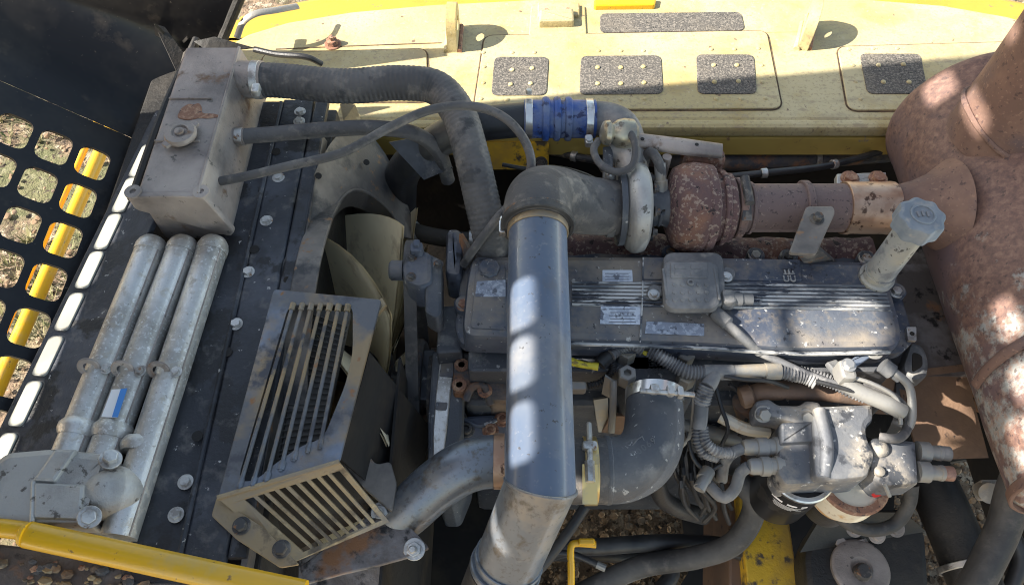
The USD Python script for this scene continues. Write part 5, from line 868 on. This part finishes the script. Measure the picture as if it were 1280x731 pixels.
for lab, pts, r, m in [
    ('dark steel pipe crossing the gap behind the fan under the thick grey hose', [(470, 262, -.22), (520, 290, -.20), (580, 300, -.2), (640, 296, -.2)], .018, 'black_dirty'),
    ('rusty brown pipe in the dark gap behind the turbocharger', [(800, 196, -.20), (900, 202, -.18), (1000, 200, -.18), (1110, 192, -.2)], .020, 'rusty_cast'),
    ('thin black pipe in the dark gap above the exhaust pipe', [(900, 222, -.10), (960, 216, -.08), (1030, 208, -.1), (1100, 190, -.14)], .007, 'hose_black'),
    ('thin grey pipe bending down in the gap left of the turbocharger', [(690, 190, -.16), (720, 196, -.14), (752, 205, -.16), (762, 236, -.22)], .008, 'boltdark')]:
    t = Thing('rear_pipe', lab, 'pipe', A(*pts[1])); t.part('pipe', tube(P(*pts), r, 16), m)
    for q in (0.3, 0.72): c, _ = spline(P(*pts), 12); i = int(q * len(c)); t.part('pipe_clip', lathe_ring(c[i], nz(c[i + 1] - c[i - 1]), r, r + .003, .012, 24), 'steel')

# ================================================================== NEAR SIDE FRAME
t = Thing('side_rail', 'bright yellow tubular rail with rounded end at the lower left edge', 'rail', A(170, 690, .05))
a0, a1 = A(36, 668, .10), A(380, 742, .10); dr = nz(a1 - a0); sideways = nz(np.cross(Z, dr))
t.part('rail_channel', tube([a0, A(120, 686, .10), A(230, 710, .10), a1], .0165, 24, .02, flat=.75), 'yellow'); t.part('rail_cap', lathe([(.0165, 0), (.015, .006), (.008, .012)], a0, -dr, 24), 'yellow')
t.part('inner_tube', tube(P((-40, 656, .095), (36, 664, .092), (60, 672, .09)), .012, 18), 'yellow')
t.part('lower_ledge', prism(pxpoly([(-30, 676), (60, 686), (200, 716), (330, 740), (330, 790), (-30, 790)], .04), .02, .04, .004), 'bracket')
for k in range(90):
    x, y = 320 * rng.random() - 20, 0; y = 688 + x * .19 + 34 * rng.random(); r = .002 + .006 * rng.random() ** 2; b = trimesh.creation.icosahedron()
    t.part('dirt_clod', T3(b.vertices * (1 + .5 * (rng.random((12, 1)) - .5)) * r * V(1.5, 1, .6) + A(x, y, .045), b.faces), ['pebble', 'rubber_grey', 'boltrust', 'guard_tan'][k % 4], smooth=False)
t = Thing('frame_plate', 'oil-stained yellow upright frame plate below the black fuel filter', 'frame plate', A(960, 690, -.5))
t.part('plate', prism(pxpoly([(922, 600), (985, 640), (1000, 740), (935, 740)], -.42), -.46, -.42, .004), 'yellow_dirty'); t.part('rail', prism(pxpoly([(905, 600), (926, 600), (940, 745), (905, 745)], -.5), -.7, -.46, .006), 'brown_plate')
t = Thing('yellow_hook', 'small bent yellow rod hook standing beside the air pipe end', 'hook', A(714, 700, -.1))
hz_ = -.10; t.part('rod', tube(P((714, 760, hz_ - .05), (714, 715, hz_ - .02), (714, 682, hz_), (717, 679, hz_), (745, 680, hz_)), .0055, 12, .004), 'yellow')
t.part('end_lug', box(A(733, 677, hz_ + .004), (.025, .010, .012), .003), 'yellow')
t = Thing('engine_mount', 'black engine mount bracket with a stained round washer and small bolts', 'engine mount', A(1075, 690, -.4))
mz = -.36
t.part('mount_plate', prism(pxpoly([(1020, 655), (1060, 640), (1130, 642), (1158, 660), (1164, 745), (1010, 745), (1004, 690)], mz), mz - .06, mz, .012, .02), 'black_dirty')
t.part('upper_gusset', slab(P((1000, 690, mz), (1030, 640, mz + .05), (1130, 640, mz + .05), (1158, 664, mz)), .01), 'black_dirty')
t.part('washer', lathe([(.052, 0), (.052, .008), (.046, .012), (.020, .012), (.012, .006)], A(1074, 711, mz), Z, 40), 'tankalu', label='large stained round washer'); t.part('centre_bolt', lathe([(.016, 0), (.016, .012), (.012, .018)], A(1076, 716, mz + .006), Z, 20), 'boltdark')
for x, y in [(1068, 660), (1096, 668), (1050, 678), (1075, 680), (1120, 660)]: t.part('bolt', hexbolt(A(x, y, mz + .02 if y < 670 else mz), nz(V(0, -.3, 1)), .011, .008), 'tankalu')
t = Thing('hydraulic_cylinder', 'black hydraulic cylinder between engine mount and thick hose', 'hydraulic cylinder', A(1185, 650, -.4))
t.part('barrel', tube(P((1150, 570, -.40), (1190, 660, -.40), (1225, 745, -.40)), .046, 32, .03), 'black_dirty'); t.part('end_ring', lathe_ring(A(1207, 708, -.40), nz(A(1225, 745, -.4) - A(1190, 660, -.4)), .045, .050, .012, 32), 'steel')
t = Thing('heat_shield', 'flat brown dusty heat shield plate below the silencer', 'heat shield', A(1170, 500, -.2))
t.part('shield_plate', slab(P((1118, 465, -.16), (1205, 455, -.16), (1236, 572, -.22), (1150, 575, -.22)), .005), 'brown_plate')
t.part('upper_plate', slab(P((1110, 330, -.16), (1200, 330, -.16), (1230, 470, -.165), (1140, 470, -.165)), .005), 'bracket')
t.part('firewall', slab(P((1130, 300, -.20), (1300, 300, -.20), (1300, 560, -.30), (1150, 470, -.26)), .005), 'bracket')
t = Thing('pipe_fitting', 'small grey pipe fitting with round bores below the silencer end', 'fitting', A(1240, 610, -.25))
t.part('body', cat(box(A(1240, 612, -.25), (.05, .03, .03), .004), lathe([(.018, 0), (.018, .03), (.009, .031)], A(1232, 613, -.25), nz(V(-.3, -.4, .8)), 18)), 'fitting')
t = Thing('rear_sling', 'cream strap and dark cable end lying at the deck corner beside the radiator', 'cable', A(310, 25, .0))
t.part('cream_strap', tube(P((296, 48, .0), (304, 28, .02), (318, 18, .03), (345, 13, .02), (372, 8, .0)), .008, 12, .01, flat=.5), 'fitting'); t.part('end_tag', box(A(294, 18, .03), (.02, .03, .006), .002), 'cream_rust')
t.part('cable', tube(P((318, 62, .06), (345, 68, .06), (385, 72, .06), (402, 80, .04)), .006, 10), 'hose_black')
